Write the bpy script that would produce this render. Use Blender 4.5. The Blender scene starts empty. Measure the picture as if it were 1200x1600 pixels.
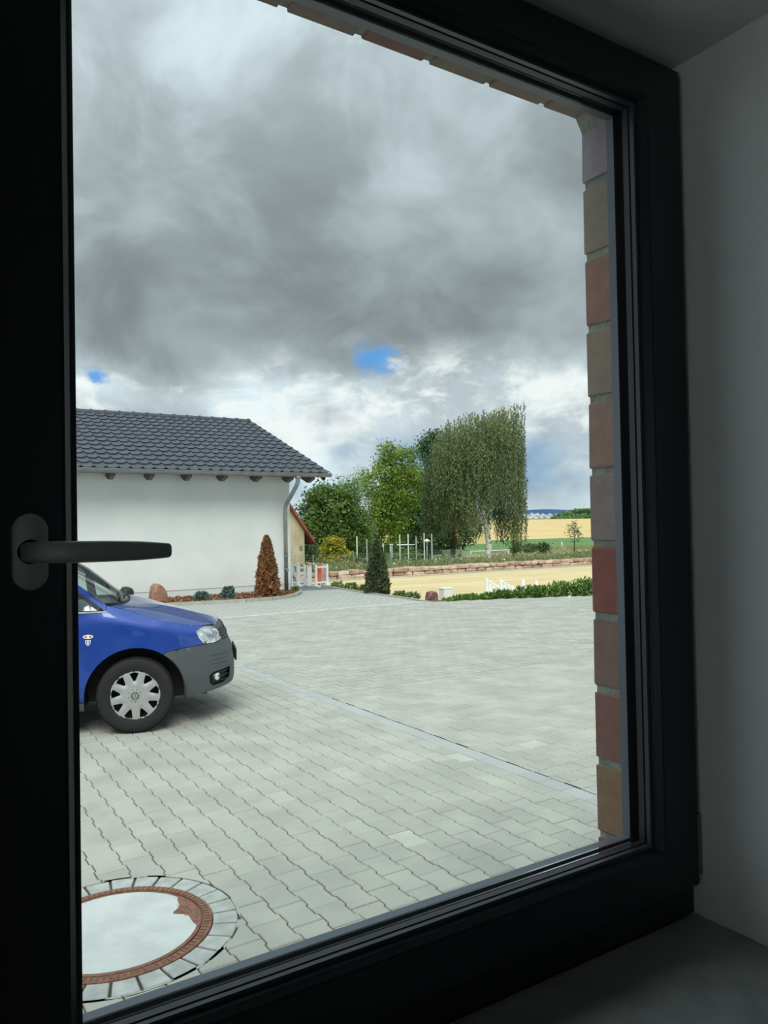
import bpy, bmesh, math, random, bisect
import numpy as np
from mathutils import Vector, Matrix
from mathutils.geometry import delaunay_2d_cdt
random.seed(7); rng = np.random.default_rng(7)
PI = math.pi; R = math.radians
scene = bpy.context.scene; COL = scene.collection

# ------------------------------------------------------------------ camera
CAM_H = 1.70; F_PX = 1220.0; YAW, PITCH, ROLL = R(32.5), R(1.07), R(1.06)
_f = Vector((math.sin(YAW)*math.cos(PITCH), math.cos(YAW)*math.cos(PITCH), math.sin(PITCH)))
_r0 = Vector((math.cos(YAW), -math.sin(YAW), 0)); _u0 = _r0.cross(_f)
_r = _r0*math.cos(ROLL) - _u0*math.sin(ROLL); _u = _r0*math.sin(ROLL) + _u0*math.cos(ROLL)
CAM = Vector((0, 0, CAM_H))
cd = bpy.data.cameras.new('camera'); cam = bpy.data.objects.new('camera', cd); COL.objects.link(cam)
cd.sensor_fit = 'VERTICAL'; cd.sensor_height = 24; cd.lens = F_PX*24/1600; cd.clip_start = .02; cd.clip_end = 9000
cam.matrix_world = Matrix(((_r.x, _u.x, -_f.x, 0), (_r.y, _u.y, -_f.y, 0), (_r.z, _u.z, -_f.z, CAM_H), (0, 0, 0, 1)))
scene.camera = cam
def ray(px, py): return _r*((px-600)/F_PX) - _u*((py-800)/F_PX) + _f
def at(px, py, Y):            # the point at distance Y out from the window wall
    d = ray(px, py); return CAM + d*(Y/d.y)
def on(px, py, z=0.0):        # the point at height z
    d = ray(px, py); return CAM + d*((z-CAM_H)/d.z)
def depth(p): return (Vector(p)-CAM).dot(_f)

# ------------------------------------------------------------------ view
vs = scene.view_settings
vs.view_transform = 'Standard'; vs.look = 'None'; vs.gamma = 1; vs.use_curve_mapping = False
vs.exposure = 0.0
scene.cycles.use_denoising = True
scene.cycles.max_bounces = 10; scene.cycles.diffuse_bounces = 6; scene.cycles.transparent_max_bounces = 24
scene.cycles.caustics_reflective = False; scene.cycles.caustics_refractive = False

def lin(c):
    c = c/255.0
    return c/12.92 if c <= .04045 else ((c+.055)/1.055)**2.4
def rgb(r, g, b): return (lin(r), lin(g), lin(b), 1)

class NT:                     # small node-tree helper
    def __init__(s, tree): s.t = tree; s.n = tree.nodes; s.l = tree.links
    def new(s, typ, **kw):
        n = s.n.new(typ)
        for k, v in kw.items(): setattr(n, k, v)
        return n
    def put(s, sock, v):
        if hasattr(v, 'is_output') or isinstance(v, bpy.types.NodeSocket): s.l.new(v, sock)
        else: sock.default_value = v
    def math(s, op, a, b=0.0, c=0.0, clamp=False):
        n = s.new('ShaderNodeMath', operation=op, use_clamp=clamp)
        for i, v in enumerate((a, b, c)): s.put(n.inputs[i], v)
        return n.outputs[0]
    def vmath(s, op, a, b=None):
        n = s.new('ShaderNodeVectorMath', operation=op); s.put(n.inputs[0], a)
        if b is not None: s.put(n.inputs[1], b)
        return n.outputs['Value'] if op in ('LENGTH', 'DOT_PRODUCT', 'DISTANCE') else n.outputs[0]
    def noise(s, vec, scale, detail=4, rough=.55, dist=0.0, col=False):
        n = s.new('ShaderNodeTexNoise'); s.put(n.inputs['Vector'], vec)
        n.inputs['Scale'].default_value = scale; n.inputs['Detail'].default_value = detail
        n.inputs['Roughness'].default_value = rough; n.inputs['Distortion'].default_value = dist
        return n.outputs['Color' if col else 'Fac']
    def smooth(s, v, a, b, lo=0.0, hi=1.0):
        n = s.new('ShaderNodeMapRange', interpolation_type='SMOOTHSTEP'); s.put(n.inputs[0], v)
        for i, q in enumerate((a, b, lo, hi)): n.inputs[i+1].default_value = q
        return n.outputs[0]
    def mix(s, f, a, b, mode='MIX'):
        n = s.new('ShaderNodeMix', data_type='RGBA', blend_type=mode)
        s.put(n.inputs['Factor'], f); s.put(n.inputs[6], a); s.put(n.inputs[7], b); return n.outputs[2]
    def ramp(s, v, stops, interp='EASE'):
        n = s.new('ShaderNodeValToRGB'); s.put(n.inputs[0], v); cr = n.color_ramp; cr.interpolation = interp
        while len(cr.elements) > 1: cr.elements.remove(cr.elements[0])
        for i, (p, c) in enumerate(stops):
            e = cr.elements[0] if i == 0 else cr.elements.new(p)
            e.position = p; e.color = c
        return n.outputs[0]

# ------------------------------------------------------------------ sky (cloud deck, brighter overhead, broken near the horizon)
def build_world():
    w = bpy.data.worlds.new('sky'); scene.world = w; w.use_nodes = True
    t = NT(w.node_tree); t.n.clear()
    tc = t.new('ShaderNodeTexCoord').outputs['Generated']
    sep = t.new('ShaderNodeSeparateXYZ'); t.put(sep.inputs[0], tc); z = sep.outputs[2]
    el = t.math('MULTIPLY', t.math('ARCSINE', t.math('MAXIMUM', z, 0.0)), 180/PI)
    sq = t.vmath('MULTIPLY', tc, (1, 1, 1.9))
    iso = t.vmath('MULTIPLY', tc, (1, 1, 1.25))
    low = t.noise(sq, 2.6, 3, .5); edge = t.noise(iso, 9.0, 4, .55)
    low2 = t.noise(iso, 3.0, 4, .5, .3)
    elw = t.math('ADD', el, t.math('MULTIPLY', t.math('SUBTRACT', low, .5), 7.0))
    elw = t.math('ADD', elw, t.math('MULTIPLY', t.math('SUBTRACT', edge, .5), 5.0))
    S_ = lambda v, tint=(.87, 1.0, 1.06): (v*tint[0], v*tint[1], v*tint[2], 1)
    base = t.ramp(t.math('DIVIDE', elw, 90.0), [
        (0/90, S_(.76)), (3/90, S_(.64, (.82, 1, 1.15))), (6.5/90, S_(.68, (.88, 1, 1.08))), (9.6/90, S_(.66)), (11.3/90, S_(.45)), (13/90, S_(.325)),
        (17/90, S_(.335)), (21/90, S_(.40)), (26/90, S_(.50)), (31/90, S_(.60)), (36/90, S_(.68)), (50/90, S_(1.05)), (90/90, S_(1.5))])
    wisp = t.noise(iso, 6.5, 9, .58, .45)
    big = t.math('MULTIPLY', t.smooth(wisp, .34, .70, .86, 1.34), t.smooth(low2, .32, .68, .86, 1.20))
    cc = t.new('ShaderNodeCombineColor')
    for i in range(3): t.put(cc.inputs[i], big)
    cloud = t.mix(1.0, base, cc.outputs[0], 'MULTIPLY')
    # bright heaped clouds low down
    puff = t.noise(sq, 11.0, 9, .62, .4)
    band = t.math('MULTIPLY', t.smooth(elw, 3.0, 7.0), t.smooth(elw, 9.8, 12.0, 1.0, 0.0))
    pf = t.math('MULTIPLY', t.smooth(puff, .45, .62), band)
    cloud = t.mix(t.math('MULTIPLY', pf, .9), cloud, (.98, 1.0, .98, 1))
    shade = t.math('MULTIPLY', t.smooth(t.noise(sq, 9.0, 5, .5), .50, .68), t.smooth(el, 14, 9))
    cloud = t.mix(t.math('MULTIPLY', shade, .45), cloud, (.36, .41, .46, 1))
    # clear gaps
    gap_n = t.noise(sq, 22.0, 5, .6)
    def gap(px, py, rad, k=.05):
        d = ray(px, py).normalized()
        off = t.vmath('SUBTRACT', tc, tuple(d)); off = t.vmath('MULTIPLY', off, (1, 1, 1.5))
        dist = t.math('ADD', t.vmath('LENGTH', off), t.math('MULTIPLY', t.math('SUBTRACT', gap_n, .5), k))
        return t.smooth(dist, rad*1.5, rad*.3)
    m = t.math('MAXIMUM', gap(590, 560, .027, .10), gap(150, 588, .012, .05))
    cloud = t.mix(t.math('MULTIPLY', m, .92), cloud, (.12, .37, .80, 1))
    veil = t.math('MULTIPLY', t.smooth(t.noise(sq, 4.3, 4, .5, .2), .47, .60), t.math('MULTIPLY', t.smooth(el, 7.5, 4.5), t.smooth(el, 1.4, 3.0)))
    cloud = t.mix(t.math('MULTIPLY', veil, .85), cloud, (.20, .36, .56, 1))
    bg = t.new('ShaderNodeBackground'); t.put(bg.inputs[0], cloud); bg.inputs[1].default_value = 1.0
    out = t.new('ShaderNodeOutputWorld'); t.l.new(bg.outputs[0], out.inputs[0])
build_world()

# veiled sun: soft, from the left
sd = bpy.data.lights.new('sun', 'SUN'); sd.energy = 2.6; sd.angle = R(35); sd.color = (1, .965, .90)
so = bpy.data.objects.new('sun', sd); COL.objects.link(so)
so.rotation_euler = Vector((.35, .62, -.80)).to_track_quat('-Z', 'Y').to_euler()

# ------------------------------------------------------------------ materials
MATS = {}
def mat(name, col, rough=.6, metal=0.0, col2=None, scale=6.0, detail=4, lo=.35, hi=.65, bump=0.0, bscale=60.0, spec=.5, coat=0.0, tone=0.0, rnd=0.0, stretch=None, trans=0.0):
    if name in MATS: return MATS[name]
    m = bpy.data.materials.new(name); m.use_nodes = True; MATS[name] = m
    t = NT(m.node_tree); b = t.n['Principled BSDF']
    tc = t.new('ShaderNodeTexCoord').outputs['Object']
    if stretch: tc = t.vmath('MULTIPLY', tc, stretch)
    c = col
    if col2: c = t.mix(t.smooth(t.noise(tc, scale, detail, .6), lo, hi), col, col2)
    if tone:
        a = t.new('ShaderNodeAttribute', attribute_name='tone').outputs['Fac']
        hs = t.new('ShaderNodeHueSaturation'); t.put(hs.inputs['Color'], c)
        t.put(hs.inputs['Value'], t.math('MULTIPLY_ADD', a, tone*2, 1-tone)); c = hs.outputs[0]
    if rnd:
        a = t.new('ShaderNodeObjectInfo').outputs['Random']
        hs = t.new('ShaderNodeHueSaturation'); t.put(hs.inputs['Color'], c)
        t.put(hs.inputs['Value'], t.math('MULTIPLY_ADD', a, rnd*2, 1-rnd)); c = hs.outputs[0]
    t.put(b.inputs['Base Color'], c)
    b.inputs['Roughness'].default_value = rough; b.inputs['Metallic'].default_value = metal
    b.inputs['Specular IOR Level'].default_value = spec; b.inputs['Coat Weight'].default_value = coat
    b.inputs['Coat Roughness'].default_value = .04
    if bump:
        n = t.new('ShaderNodeBump'); n.inputs['Strength'].default_value = min(1, bump); n.inputs['Distance'].default_value = .01
        t.put(n.inputs['Height'], t.noise(tc, bscale, 4, .6)); t.l.new(n.outputs[0], b.inputs['Normal'])
    if trans:
        tr = t.new('ShaderNodeBsdfTranslucent'); t.put(tr.inputs[0], c)
        mx = t.new('ShaderNodeMixShader'); mx.inputs[0].default_value = trans
        t.l.new(b.outputs[0], mx.inputs[1]); t.l.new(tr.outputs[0], mx.inputs[2])
        t.l.new(mx.outputs[0], t.n['Material Output'].inputs[0])
    return m
def glass_mat(name, tint, ior=1.35, rough=0.0):
    m = bpy.data.materials.new(name); m.use_nodes = True; MATS[name] = m
    t = NT(m.node_tree); t.n.clear()
    tr = t.new('ShaderNodeBsdfTransparent'); tr.inputs[0].default_value = tint
    gl = t.new('ShaderNodeBsdfGlossy'); gl.inputs['Roughness'].default_value = rough
    fr = t.new('ShaderNodeFresnel'); fr.inputs[0].default_value = ior
    mx = t.new('ShaderNodeMixShader'); t.l.new(fr.outputs[0], mx.inputs[0]); t.l.new(tr.outputs[0], mx.inputs[1]); t.l.new(gl.outputs[0], mx.inputs[2])
    o = t.new('ShaderNodeOutputMaterial'); t.l.new(mx.outputs[0], o.inputs[0]); return m

# ------------------------------------------------------------------ object helpers
def mesh(name, verts, faces, m, parent=None, smooth=False, tone=None, world=True, loc=None, rot=None, kind=None, sharp=None):
    me = bpy.data.meshes.new(name)
    me.from_pydata([tuple(v) for v in verts], [], [tuple(f) for f in faces])
    if m is not None: me.materials.append(m)
    if smooth:
        me.polygons.foreach_set('use_smooth', [True]*len(me.polygons))
        if sharp is not None: me.set_sharp_from_angle(angle=R(sharp))
    if tone is not None:
        a = me.attributes.new('tone', 'FLOAT', 'FACE'); a.data.foreach_set('value', list(tone))
    me.update()
    return link(name, me, parent, world, loc, rot, kind)
def link(name, me, parent=None, world=True, loc=None, rot=None, kind=None):
    o = bpy.data.objects.new(name, me); COL.objects.link(o)
    if loc is not None: o.location = loc
    if rot is not None: o.rotation_euler = rot
    if parent is not None:
        o.parent = parent
        if world: o.matrix_parent_inverse = wm(parent).inverted()
    if kind: o['kind'] = kind
    return o
def wm(o):
    m = Matrix.LocRotScale(o.location, o.rotation_euler, o.scale)
    if o.parent: m = wm(o.parent) @ o.matrix_parent_inverse @ m
    return m
def thing(name, label, cat, loc=(0, 0, 0), rotz=0.0, group=None, kind=None):
    o = bpy.data.objects.new(name, None); COL.objects.link(o); o.empty_display_size = .1
    o.location = loc; o.rotation_euler = (0, 0, rotz)
    return tag(o, label, cat, group, kind)
def tag(o, label=None, cat=None, group=None, kind=None):
    if label: o['label'] = label
    if cat: o['category'] = cat
    if group: o['group'] = group
    if kind: o['kind'] = kind
    return o

class MB:                     # mesh builder
    def __init__(s): s.v = []; s.f = []; s.t = []
    def add(s, v, f, tone=.5):
        k = len(s.v); s.v += [tuple(p) for p in v]; s.f += [tuple(i+k for i in q) for q in f]; s.t += [tone]*len(f); return s
    def box(s, x0, x1, y0, y1, z0, z1, c=0.0, tone=.5):
        if c <= 0:
            v = [(x, y, z) for z in (z0, z1) for y in (y0, y1) for x in (x0, x1)]
            return s.add(v, [(0, 2, 3, 1), (4, 5, 7, 6), (0, 1, 5, 4), (2, 6, 7, 3), (0, 4, 6, 2), (1, 3, 7, 5)], tone)
        b = bmesh.new(); bmesh.ops.create_cube(b, size=1)
        for q in b.verts: q.co = ((x0+x1)/2+q.co.x*(x1-x0), (y0+y1)/2+q.co.y*(y1-y0), (z0+z1)/2+q.co.z*(z1-z0))
        bmesh.ops.bevel(b, geom=b.edges[:], offset=c, segments=1, affect='EDGES', profile=.5)
        b.verts.index_update()
        s.add([q.co.copy() for q in b.verts], [[q.index for q in f.verts] for f in b.faces], tone); b.free(); return s
    def prism(s, poly, z0, z1, tone=.5):     # poly counter-clockwise in xy
        n = len(poly); v = [(x, y, z0) for x, y in poly]+[(x, y, z1) for x, y in poly]
        return s.add(v, [tuple(range(n-1, -1, -1)), tuple(range(n, 2*n))]+[(i, (i+1) % n, n+(i+1) % n, n+i) for i in range(n)], tone)
    def tube(s, path, rad, n=10, cap=True, tone=.5):
        path = [Vector(p) for p in path]; rr = rad if isinstance(rad, (list, tuple)) else [rad]*len(path)
        k = len(path); v = []; up = None
        for i, p in enumerate(path):
            d = (path[min(i+1, k-1)]-path[max(i-1, 0)]).normalized()
            if up is None: up = d.orthogonal().normalized()
            up = (up-d*up.dot(d)).normalized(); w = d.cross(up)
            for j in range(n):
                a = 2*PI*j/n; v.append(p+(up*math.cos(a)+w*math.sin(a))*rr[i])
        f = [(i*n+j, i*n+(j+1) % n, (i+1)*n+(j+1) % n, (i+1)*n+j) for i in range(k-1) for j in range(n)]
        if cap: f += [tuple(range(n-1, -1, -1)), tuple((k-1)*n+j for j in range(n))]
        return s.add(v, f, tone)
    def lathe(s, prof, n=32, centre=(0, 0, 0), axis='z', tone=.5):   # prof: (radius, height)
        v = []
        for r, h in prof:
            for j in range(n):
                a = 2*PI*j/n; x, y = r*math.cos(a), r*math.sin(a)
                p = (x, y, h) if axis == 'z' else (x, h, y)
                v.append((p[0]+centre[0], p[1]+centre[1], p[2]+centre[2]))
        f = []
        for i in range(len(prof)-1):
            for j in range(n):
                q = (i*n+j, i*n+(j+1) % n, (i+1)*n+(j+1) % n, (i+1)*n+j)
                f.append(q if axis == 'z' else q[::-1])
        return s.add(v, f, tone)
    def build(s, name, m, parent=None, smooth=False, sharp=None, tone=False, **kw):
        return mesh(name, s.v, s.f, m, parent, smooth, s.t if tone else None, sharp=sharp, **kw)

def inside(P, poly):          # numpy point-in-polygon
    x, y = P[:, 0], P[:, 1]; r = np.zeros(len(P), bool); n = len(poly)
    for i in range(n):
        x1, y1 = poly[i]; x2, y2 = poly[(i+1) % n]
        if y1 == y2: continue
        c = ((y1 > y) != (y2 > y)) & (x < (x2-x1)*(y-y1)/(y2-y1)+x1); r ^= c
    return r
def dense(poly, h):
    out = []
    for a, b in zip(poly, poly[1:]+poly[:1]):
        n = max(1, int(math.ceil(math.hypot(b[0]-a[0], b[1]-a[1])/h)))
        out += [(a[0]+(b[0]-a[0])*k/n, a[1]+(b[1]-a[1])*k/n) for k in range(n)]
    return out
def cdt(poly, holes=(), h=.03):
    loops = [dense(list(poly), h)]+[dense(list(q), h) for q in holes]
    P = []; E = []
    for lp in loops:
        k = len(P); P += lp; E += [(k+i, k+(i+1) % len(lp)) for i in range(len(lp))]
    B = np.array(P); mn, mx = B.min(0), B.max(0)
    gx, gy = np.meshgrid(np.arange(mn[0]+h/2, mx[0], h), np.arange(mn[1]+h/2, mx[1], h)); G = np.c_[gx.ravel(), gy.ravel()]
    if len(G):
        ok = inside(G, loops[0])
        for q in loops[1:]: ok &= ~inside(G, q)
        G = G[ok]
        if len(G):
            d = np.sqrt(((G[:, None, :]-B[None, :, :])**2).sum(2)).min(1); G = G[d > .5*h]
    P += [tuple(g) for g in G]
    r = delaunay_2d_cdt([Vector(p) for p in P], E, [], 0, 1e-7)
    V = [(v.x, v.y) for v in r[0]]; T = np.array([f for f in r[2] if len(f) == 3]); A = np.array(V)
    cen = A[T].mean(1); ok = inside(cen, loops[0])
    for q in loops[1:]: ok &= ~inside(cen, q)
    T = T[ok]; a, b, c = A[T[:, 0]], A[T[:, 1]], A[T[:, 2]]
    ccw = ((b[:, 0]-a[:, 0])*(c[:, 1]-a[:, 1])-(b[:, 1]-a[:, 1])*(c[:, 0]-a[:, 0])) > 0
    return V, [tuple(int(i) for i in (q if k else q[::-1])) for q, k in zip(T, ccw)]

def leaves(pos, size, asp=.55, up=None, jit=1.0, seed=1, nrm=None):
    """one rhombus leaf per point; returns verts, faces, tones"""
    g = np.random.default_rng(seed); n = len(pos); pos = np.asarray(pos, float)
    L = g.normal(size=(n, 3))*jit
    if up is not None: L = L+np.asarray(up)
    L /= np.linalg.norm(L, axis=1)[:, None]+1e-9
    N = g.normal(size=(n, 3))
    if nrm is not None: N = N*.8+nrm
    W = np.cross(L, N); W /= np.linalg.norm(W, axis=1)[:, None]+1e-9
    s = (np.asarray(size)*(.6+.8*g.random(n)))[:, None]
    v = np.stack([pos-L*s*.5, pos+W*s*asp*.5-L*s*.05, pos+L*s*.5, pos-W*s*asp*.5-L*s*.05], 1).reshape(-1, 3)
    f = np.arange(4*n).reshape(n, 4)
    return v, f, g.random(n)
def leaf_mesh(name, v, f, t, m, parent=None, kind='stuff'):
    me = bpy.data.meshes.new(name); n = len(f)
    me.vertices.add(len(v)); me.vertices.foreach_set('co', np.asarray(v, np.float32).ravel())
    me.loops.add(4*n); me.loops.foreach_set('vertex_index', np.asarray(f, np.int32).ravel())
    me.polygons.add(n); me.polygons.foreach_set('loop_start', np.arange(0, 4*n, 4, dtype=np.int32)); me.polygons.foreach_set('loop_total', np.full(n, 4, np.int32))
    me.materials.append(m); a = me.attributes.new('tone', 'FLOAT', 'FACE'); a.data.foreach_set('value', np.asarray(t, np.float32))
    me.update(calc_edges=True); me.validate()
    return link(name, me, parent, True, kind=kind)
# ================================================================== ROOM AND WINDOW
GX0, GX1, GZ0, GZ1 = .1459, .9197, CAM_H-.4624, CAM_H+.607       # glass opening
PX0, PX1, PZ0, PZ1 = .0460, 1.0190, CAM_H-.587, CAM_H+.692       # plaster opening
BX0, BX1, BZ0, BZ1 = .0320, 1.0340, CAM_H-.600, CAM_H+.706       # brick opening
Y_IN, Y_MID, Y_OUT = .50, .84, .955
M_PLASTER = mat('white_plaster', rgb(232, 232, 226), .9, bump=.25, bscale=180, spec=.2)
M_WALLIN = mat('grey_wall_paint', rgb(128, 127, 122), .9, spec=.2)
M_CEIL = mat('ceiling_paint', rgb(150, 150, 146), .9, spec=.2)
M_FLOOR = mat('floor_tile', rgb(62, 58, 54), .5, col2=rgb(52, 49, 46), scale=3)
M_SILL = mat('sill_stone', rgb(168, 170, 166), .45, col2=rgb(150, 153, 150), scale=25, lo=.3, hi=.7)
M_FRAME = mat('anthracite_frame', rgb(29, 33, 39), .40, bump=.05, bscale=400)
M_BEAD = mat('anthracite_bead', rgb(60, 66, 73), .36)
M_RUBBER = mat('black_rubber', rgb(14, 15, 16), .8, spec=.1)
M_HANDLE = mat('handle_metal', rgb(178, 180, 180), .42, metal=.25)
M_HINGE = mat('hinge_cap', rgb(120, 120, 118), .4, metal=.3)
M_MORTAR = mat('mortar', rgb(196, 198, 184), .95, col2=rgb(170, 174, 162), scale=40, bump=.6, bscale=220)
M_BRICKWALL = mat('brick_face', rgb(140, 100, 84), .9, col2=rgb(120, 96, 84), scale=9, bump=.4, bscale=120)
M_PANE = glass_mat('window_glass', (.985, .995, .992, 1), 1.09)
M_LINT = mat('lintel_grey', rgb(128, 130, 118), .9, bump=.3, bscale=120)

def opening_wall(name, X, Z, op, y0, y1, m):
    (x0, x1), (z0, z1), (a0, a1, c0, c1) = X, Z, op; b = MB()
    b.box(x0, a0, y0, y1, z0, z1); b.box(a1, x1, y0, y1, z0, z1); b.box(a0, a1, y0, y1, z0, c0); b.box(a0, a1, y0, y1, c1, z1)
    return b.build(name, m, kind='structure')
RX0, RX1, RY0, RZ0, RZ1 = -2.6, 2.4, -3.6, .05, 2.75
wall = opening_wall('wall_front', (RX0-.3, RX1+.3), (-.3, 2.95), (PX0, PX1, PZ0-.031, PZ1), Y_IN, Y_MID, M_PLASTER)
outer = opening_wall('wall_outside', (RX0-.3, RX1+.3), (-.3, 2.95), (BX0-.0035, BX1+.0035, BZ0-.01, BZ1+.0035), Y_MID, Y_OUT-.0035, M_MORTAR)
lw = MB()                                                          # window opening added in the unseen left wall to light the reveal
lw.box(RX0-.3, RX0, RY0-.3, -1.7, -.3, 2.95); lw.box(RX0-.3, RX0, .44, Y_IN, -.3, 2.95); lw.box(RX0-.3, RX0, -1.7, .44, -.3, .15); lw.box(RX0-.3, RX0, -1.7, .44, 2.60, 2.95)
lw.build('wall_left', M_WALLIN, kind='structure')
MB().box(RX1, RX1+.3, RY0-.3, Y_IN, -.3, 2.95).build('wall_right', M_WALLIN, kind='structure')
bw = MB()                                                          # smaller opening added in the unseen back wall to light the room
bw.box(RX0, -1.4, RY0-.3, RY0, RZ0, RZ1); bw.box(-.2, RX1, RY0-.3, RY0, RZ0, RZ1); bw.box(-1.4, -.2, RY0-.3, RY0, RZ0, .9); bw.box(-1.4, -.2, RY0-.3, RY0, 2.3, RZ1)
bw.build('wall_back', M_WALLIN, kind='structure')
MB().box(RX0, RX1, RY0-.3, Y_IN, -.3, RZ0).build('floor', M_FLOOR, kind='structure')
MB().box(RX0-.3, RX1+.3, RY0-.3, Y_MID, RZ1, 2.95).build('ceiling', M_CEIL, kind='structure')

# bricks of the right and left jamb and of the lintel
TONES = [(134, 124, 128), (126, 116, 104), (134, 104, 94), (132, 117, 104), (133, 110, 100), (127, 114, 107), (128, 82, 72), (122, 99, 90), (126, 92, 84), (134, 109, 86), (140, 80, 70), (130, 108, 96)]
def brick_mat(i):
    c = TONES[i % len(TONES)]; gr = sum(c)/3; c = tuple(int((q*.97+gr*.03)*1.42) for q in c)
    return mat('brick_%d' % (i % len(TONES)), rgb(*c), .88, col2=rgb(c[0]-14, c[1]-12, c[2]-10), scale=30, lo=.3, hi=.7, bump=.15, bscale=160)
Z0J = at(926, 962, Y_OUT).z                                         # one joint height read from the jamb
zs = [Z0J+.125*k for k in range(-4, 8)]
def rough_box(b, x0, x1, y0, y1, z0, z1, j):
    bm = MB().box(x0, x1, y0, y1, z0, z1, .0022)
    b.add([(x+random.uniform(-j, j), y+random.uniform(-j, j), z+random.uniform(-j, j)) for x, y, z in bm.v], bm.f)
for side in (1, 0):
    for k in range(len(zs)):
        hi = zs[len(zs)-1-k]; z1 = hi-.006; z0 = hi-.125+.006
        if z0 < BZ0-.2: continue
        z1 = min(z1, BZ1)
        if z1-z0 < .03: continue
        b = MB(); L = .24 if k % 2 else .115
        if side: rough_box(b, BX1, BX1+L, Y_MID+.002, Y_OUT, z0, z1, .0012)
        else: rough_box(b, BX0-L, BX0, Y_MID+.002, Y_OUT, z0, z1, .0012)
        b.build('brick', brick_mat((k+9*(1-side)) % 12), outer)
for k in range(11):                                                 # soldier course over the opening
    x0 = -.262+.12*k
    b = MB(); rough_box(b, x0+.006, x0+.114, Y_OUT-.045, Y_OUT, BZ1, BZ1+.24, .0012); b.build('brick', brick_mat((1, 3, 5, 7)[k % 4]), outer)
MB().box(BX0-.01, BX1+.012, Y_MID+.002, Y_OUT-.047, BZ1-.004, BZ1+.1, .002).build('lintel_board', M_LINT, outer)
b = MB(); b.add([(BX1+.001, Y_OUT-.11, BZ1), (BX1+.001, Y_OUT-.004, BZ1), (BX1-.018, Y_OUT-.11, BZ1), (BX1-.018, Y_OUT-.004, BZ1), (BX1+.001, Y_OUT-.11, BZ1-.03), (BX1+.001, Y_OUT-.004, BZ1-.03)], [(0, 1, 3, 2), (2, 3, 5, 4), (0, 4, 5, 1), (0, 2, 4), (1, 5, 3)])
b.build('mortar_fillet', M_MORTAR, outer)
MB().box(BX0, BX1, .82, Y_OUT+.03, BZ0-.02, BZ0+.012, .003).build('trim_1', mat('sheet_sill', rgb(110, 116, 120), .4, metal=.6), kind='structure')

# ---- the window: fixed frame, sash, beads, panes, hinge, handle
win = thing('window_1', 'anthracite framed casement window with lever handle', 'window', (.53, .76, PZ0), kind='structure')
def rails(name, m, prof, parent, outer_o=None):
    """prof: list of (offset or {side: offset}, Y). Four mitred rails, each a mesh of its own."""
    def o(p, s): return p[s] if isinstance(p, dict) else p
    for side in 'LRBT':
        v = []
        for p, y in prof:
            l, r, bo, tp = (o(p, q) for q in 'LRBT')
            c = {'LB': (GX0-l, GZ0-bo), 'LT': (GX0-l, GZ1+tp), 'RB': (GX1+r, GZ0-bo), 'RT': (GX1+r, GZ1+tp)}
            e = {'L': ('LB', 'LT'), 'R': ('RT', 'RB'), 'B': ('RB', 'LB'), 'T': ('LT', 'RT')}[side]
            for q in e: v.append((c[q][0], y, c[q][1]))
        n = len(prof); f = [(2*i, 2*i+1, 2*((i+1) % n)+1, 2*((i+1) % n)) for i in range(n)]
        mesh(name, v, f, m, parent)
FACE = {'L': .0883, 'R': .0883, 'B': .0743, 'T': .0686}
FOUT = {'L': .0989, 'R': .0989, 'B': .1236, 'T': .0845}
sash = thing('sash', None, None, (.53, .76, GZ0)); sash.parent = win; sash.matrix_parent_inverse = wm(win).inverted()
M_CLAD = mat('aluminium_cladding', rgb(122, 133, 144), .3, spec=.6)
rails('cladding', M_CLAD, [(0, .800), (0, .7864), (.0029, .7864), (.0029, .800)], sash)
rails('sash_rail', M_FRAME, [(.003, .800), (.003, .7862), (.003, .7466), (.0047, .7466), (.0065, .7425), (.0120, .7350), (.0150, .734),
      ({k: v-.003 for k, v in FACE.items()}, .734), (FACE, .737), (FACE, .7505), (.058, .7505), (.058, .800)], sash)
rails('glazing_bead', M_BEAD, [(0, .7695), (0, .7596), (.0022, .7592), (.0022, .7570), (.0004, .7566), (-.0003, .7490), (.0028, .7480), (.0028, .7695)], sash)
rails('spacer', M_RUBBER, [(.0002, .7860), (.0002, .7700), (.0028, .7700), (.0028, .7860)], sash)
for y in (.7705, .7825):
    MB().box(GX0+.0004, GX1-.0004, y, y+.003, GZ0+.0004, GZ1-.0004).build('pane', M_PANE, sash)
rails('frame_rail', M_FRAME, [(.060, .7535), (FOUT, .7535), (FOUT, .830), (.041, .830), (.041, .803), (.060, .803)], win)
hg = MB().lathe([(0, 0), (.0045, 0), (.0045, .088), (0, .088)], 12, (1.0125, .739, at(1090, 1365, .739).z)); hg.build('hinge', M_HINGE, win, True, 40)
HX, HZ = .1035, 1.684
hd = thing('handle', None, None, (HX, .734, HZ)); hd.parent = win; hd.matrix_parent_inverse = wm(win).inverted(); hd['label'] = 'grey metal lever handle turned sideways'
def stadium(cx, cz, w, h, n=12):
    r = w/2; out = []
    for c, a0 in ((cz+h/2-r, 0), (cz-h/2+r, PI)):
        out += [(cx+r*math.cos(a0+PI*k/n), c+r*math.sin(a0+PI*k/n)) for k in range(n+1)]
    return out
v = []; rings = [(.0, .734), (.0, .7275), (-.0006, .7262), (-.0022, .7255)]
for dr, y in rings: v += [(x, y, z) for x, z in stadium(HX, HZ, .0292+2*dr, .0662+2*dr)]
n = 26; f = [(i*n+j, i*n+(j+1) % n, (i+1)*n+(j+1) % n, (i+1)*n+j) for i in range(3) for j in range(n)]+[tuple(range(3*n, 4*n))]
mesh('rosette', v, f, M_HANDLE, hd, True, sharp=35)
MB().lathe([(0, .716), (.0095, .716), (.0105, .7255), (0, .7255)], 20, (HX, 0, HZ), 'y').build('collar', M_RUBBER, hd, True, 40)
lev = []                                                            # section centres along the lever with half height, half depth
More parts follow.
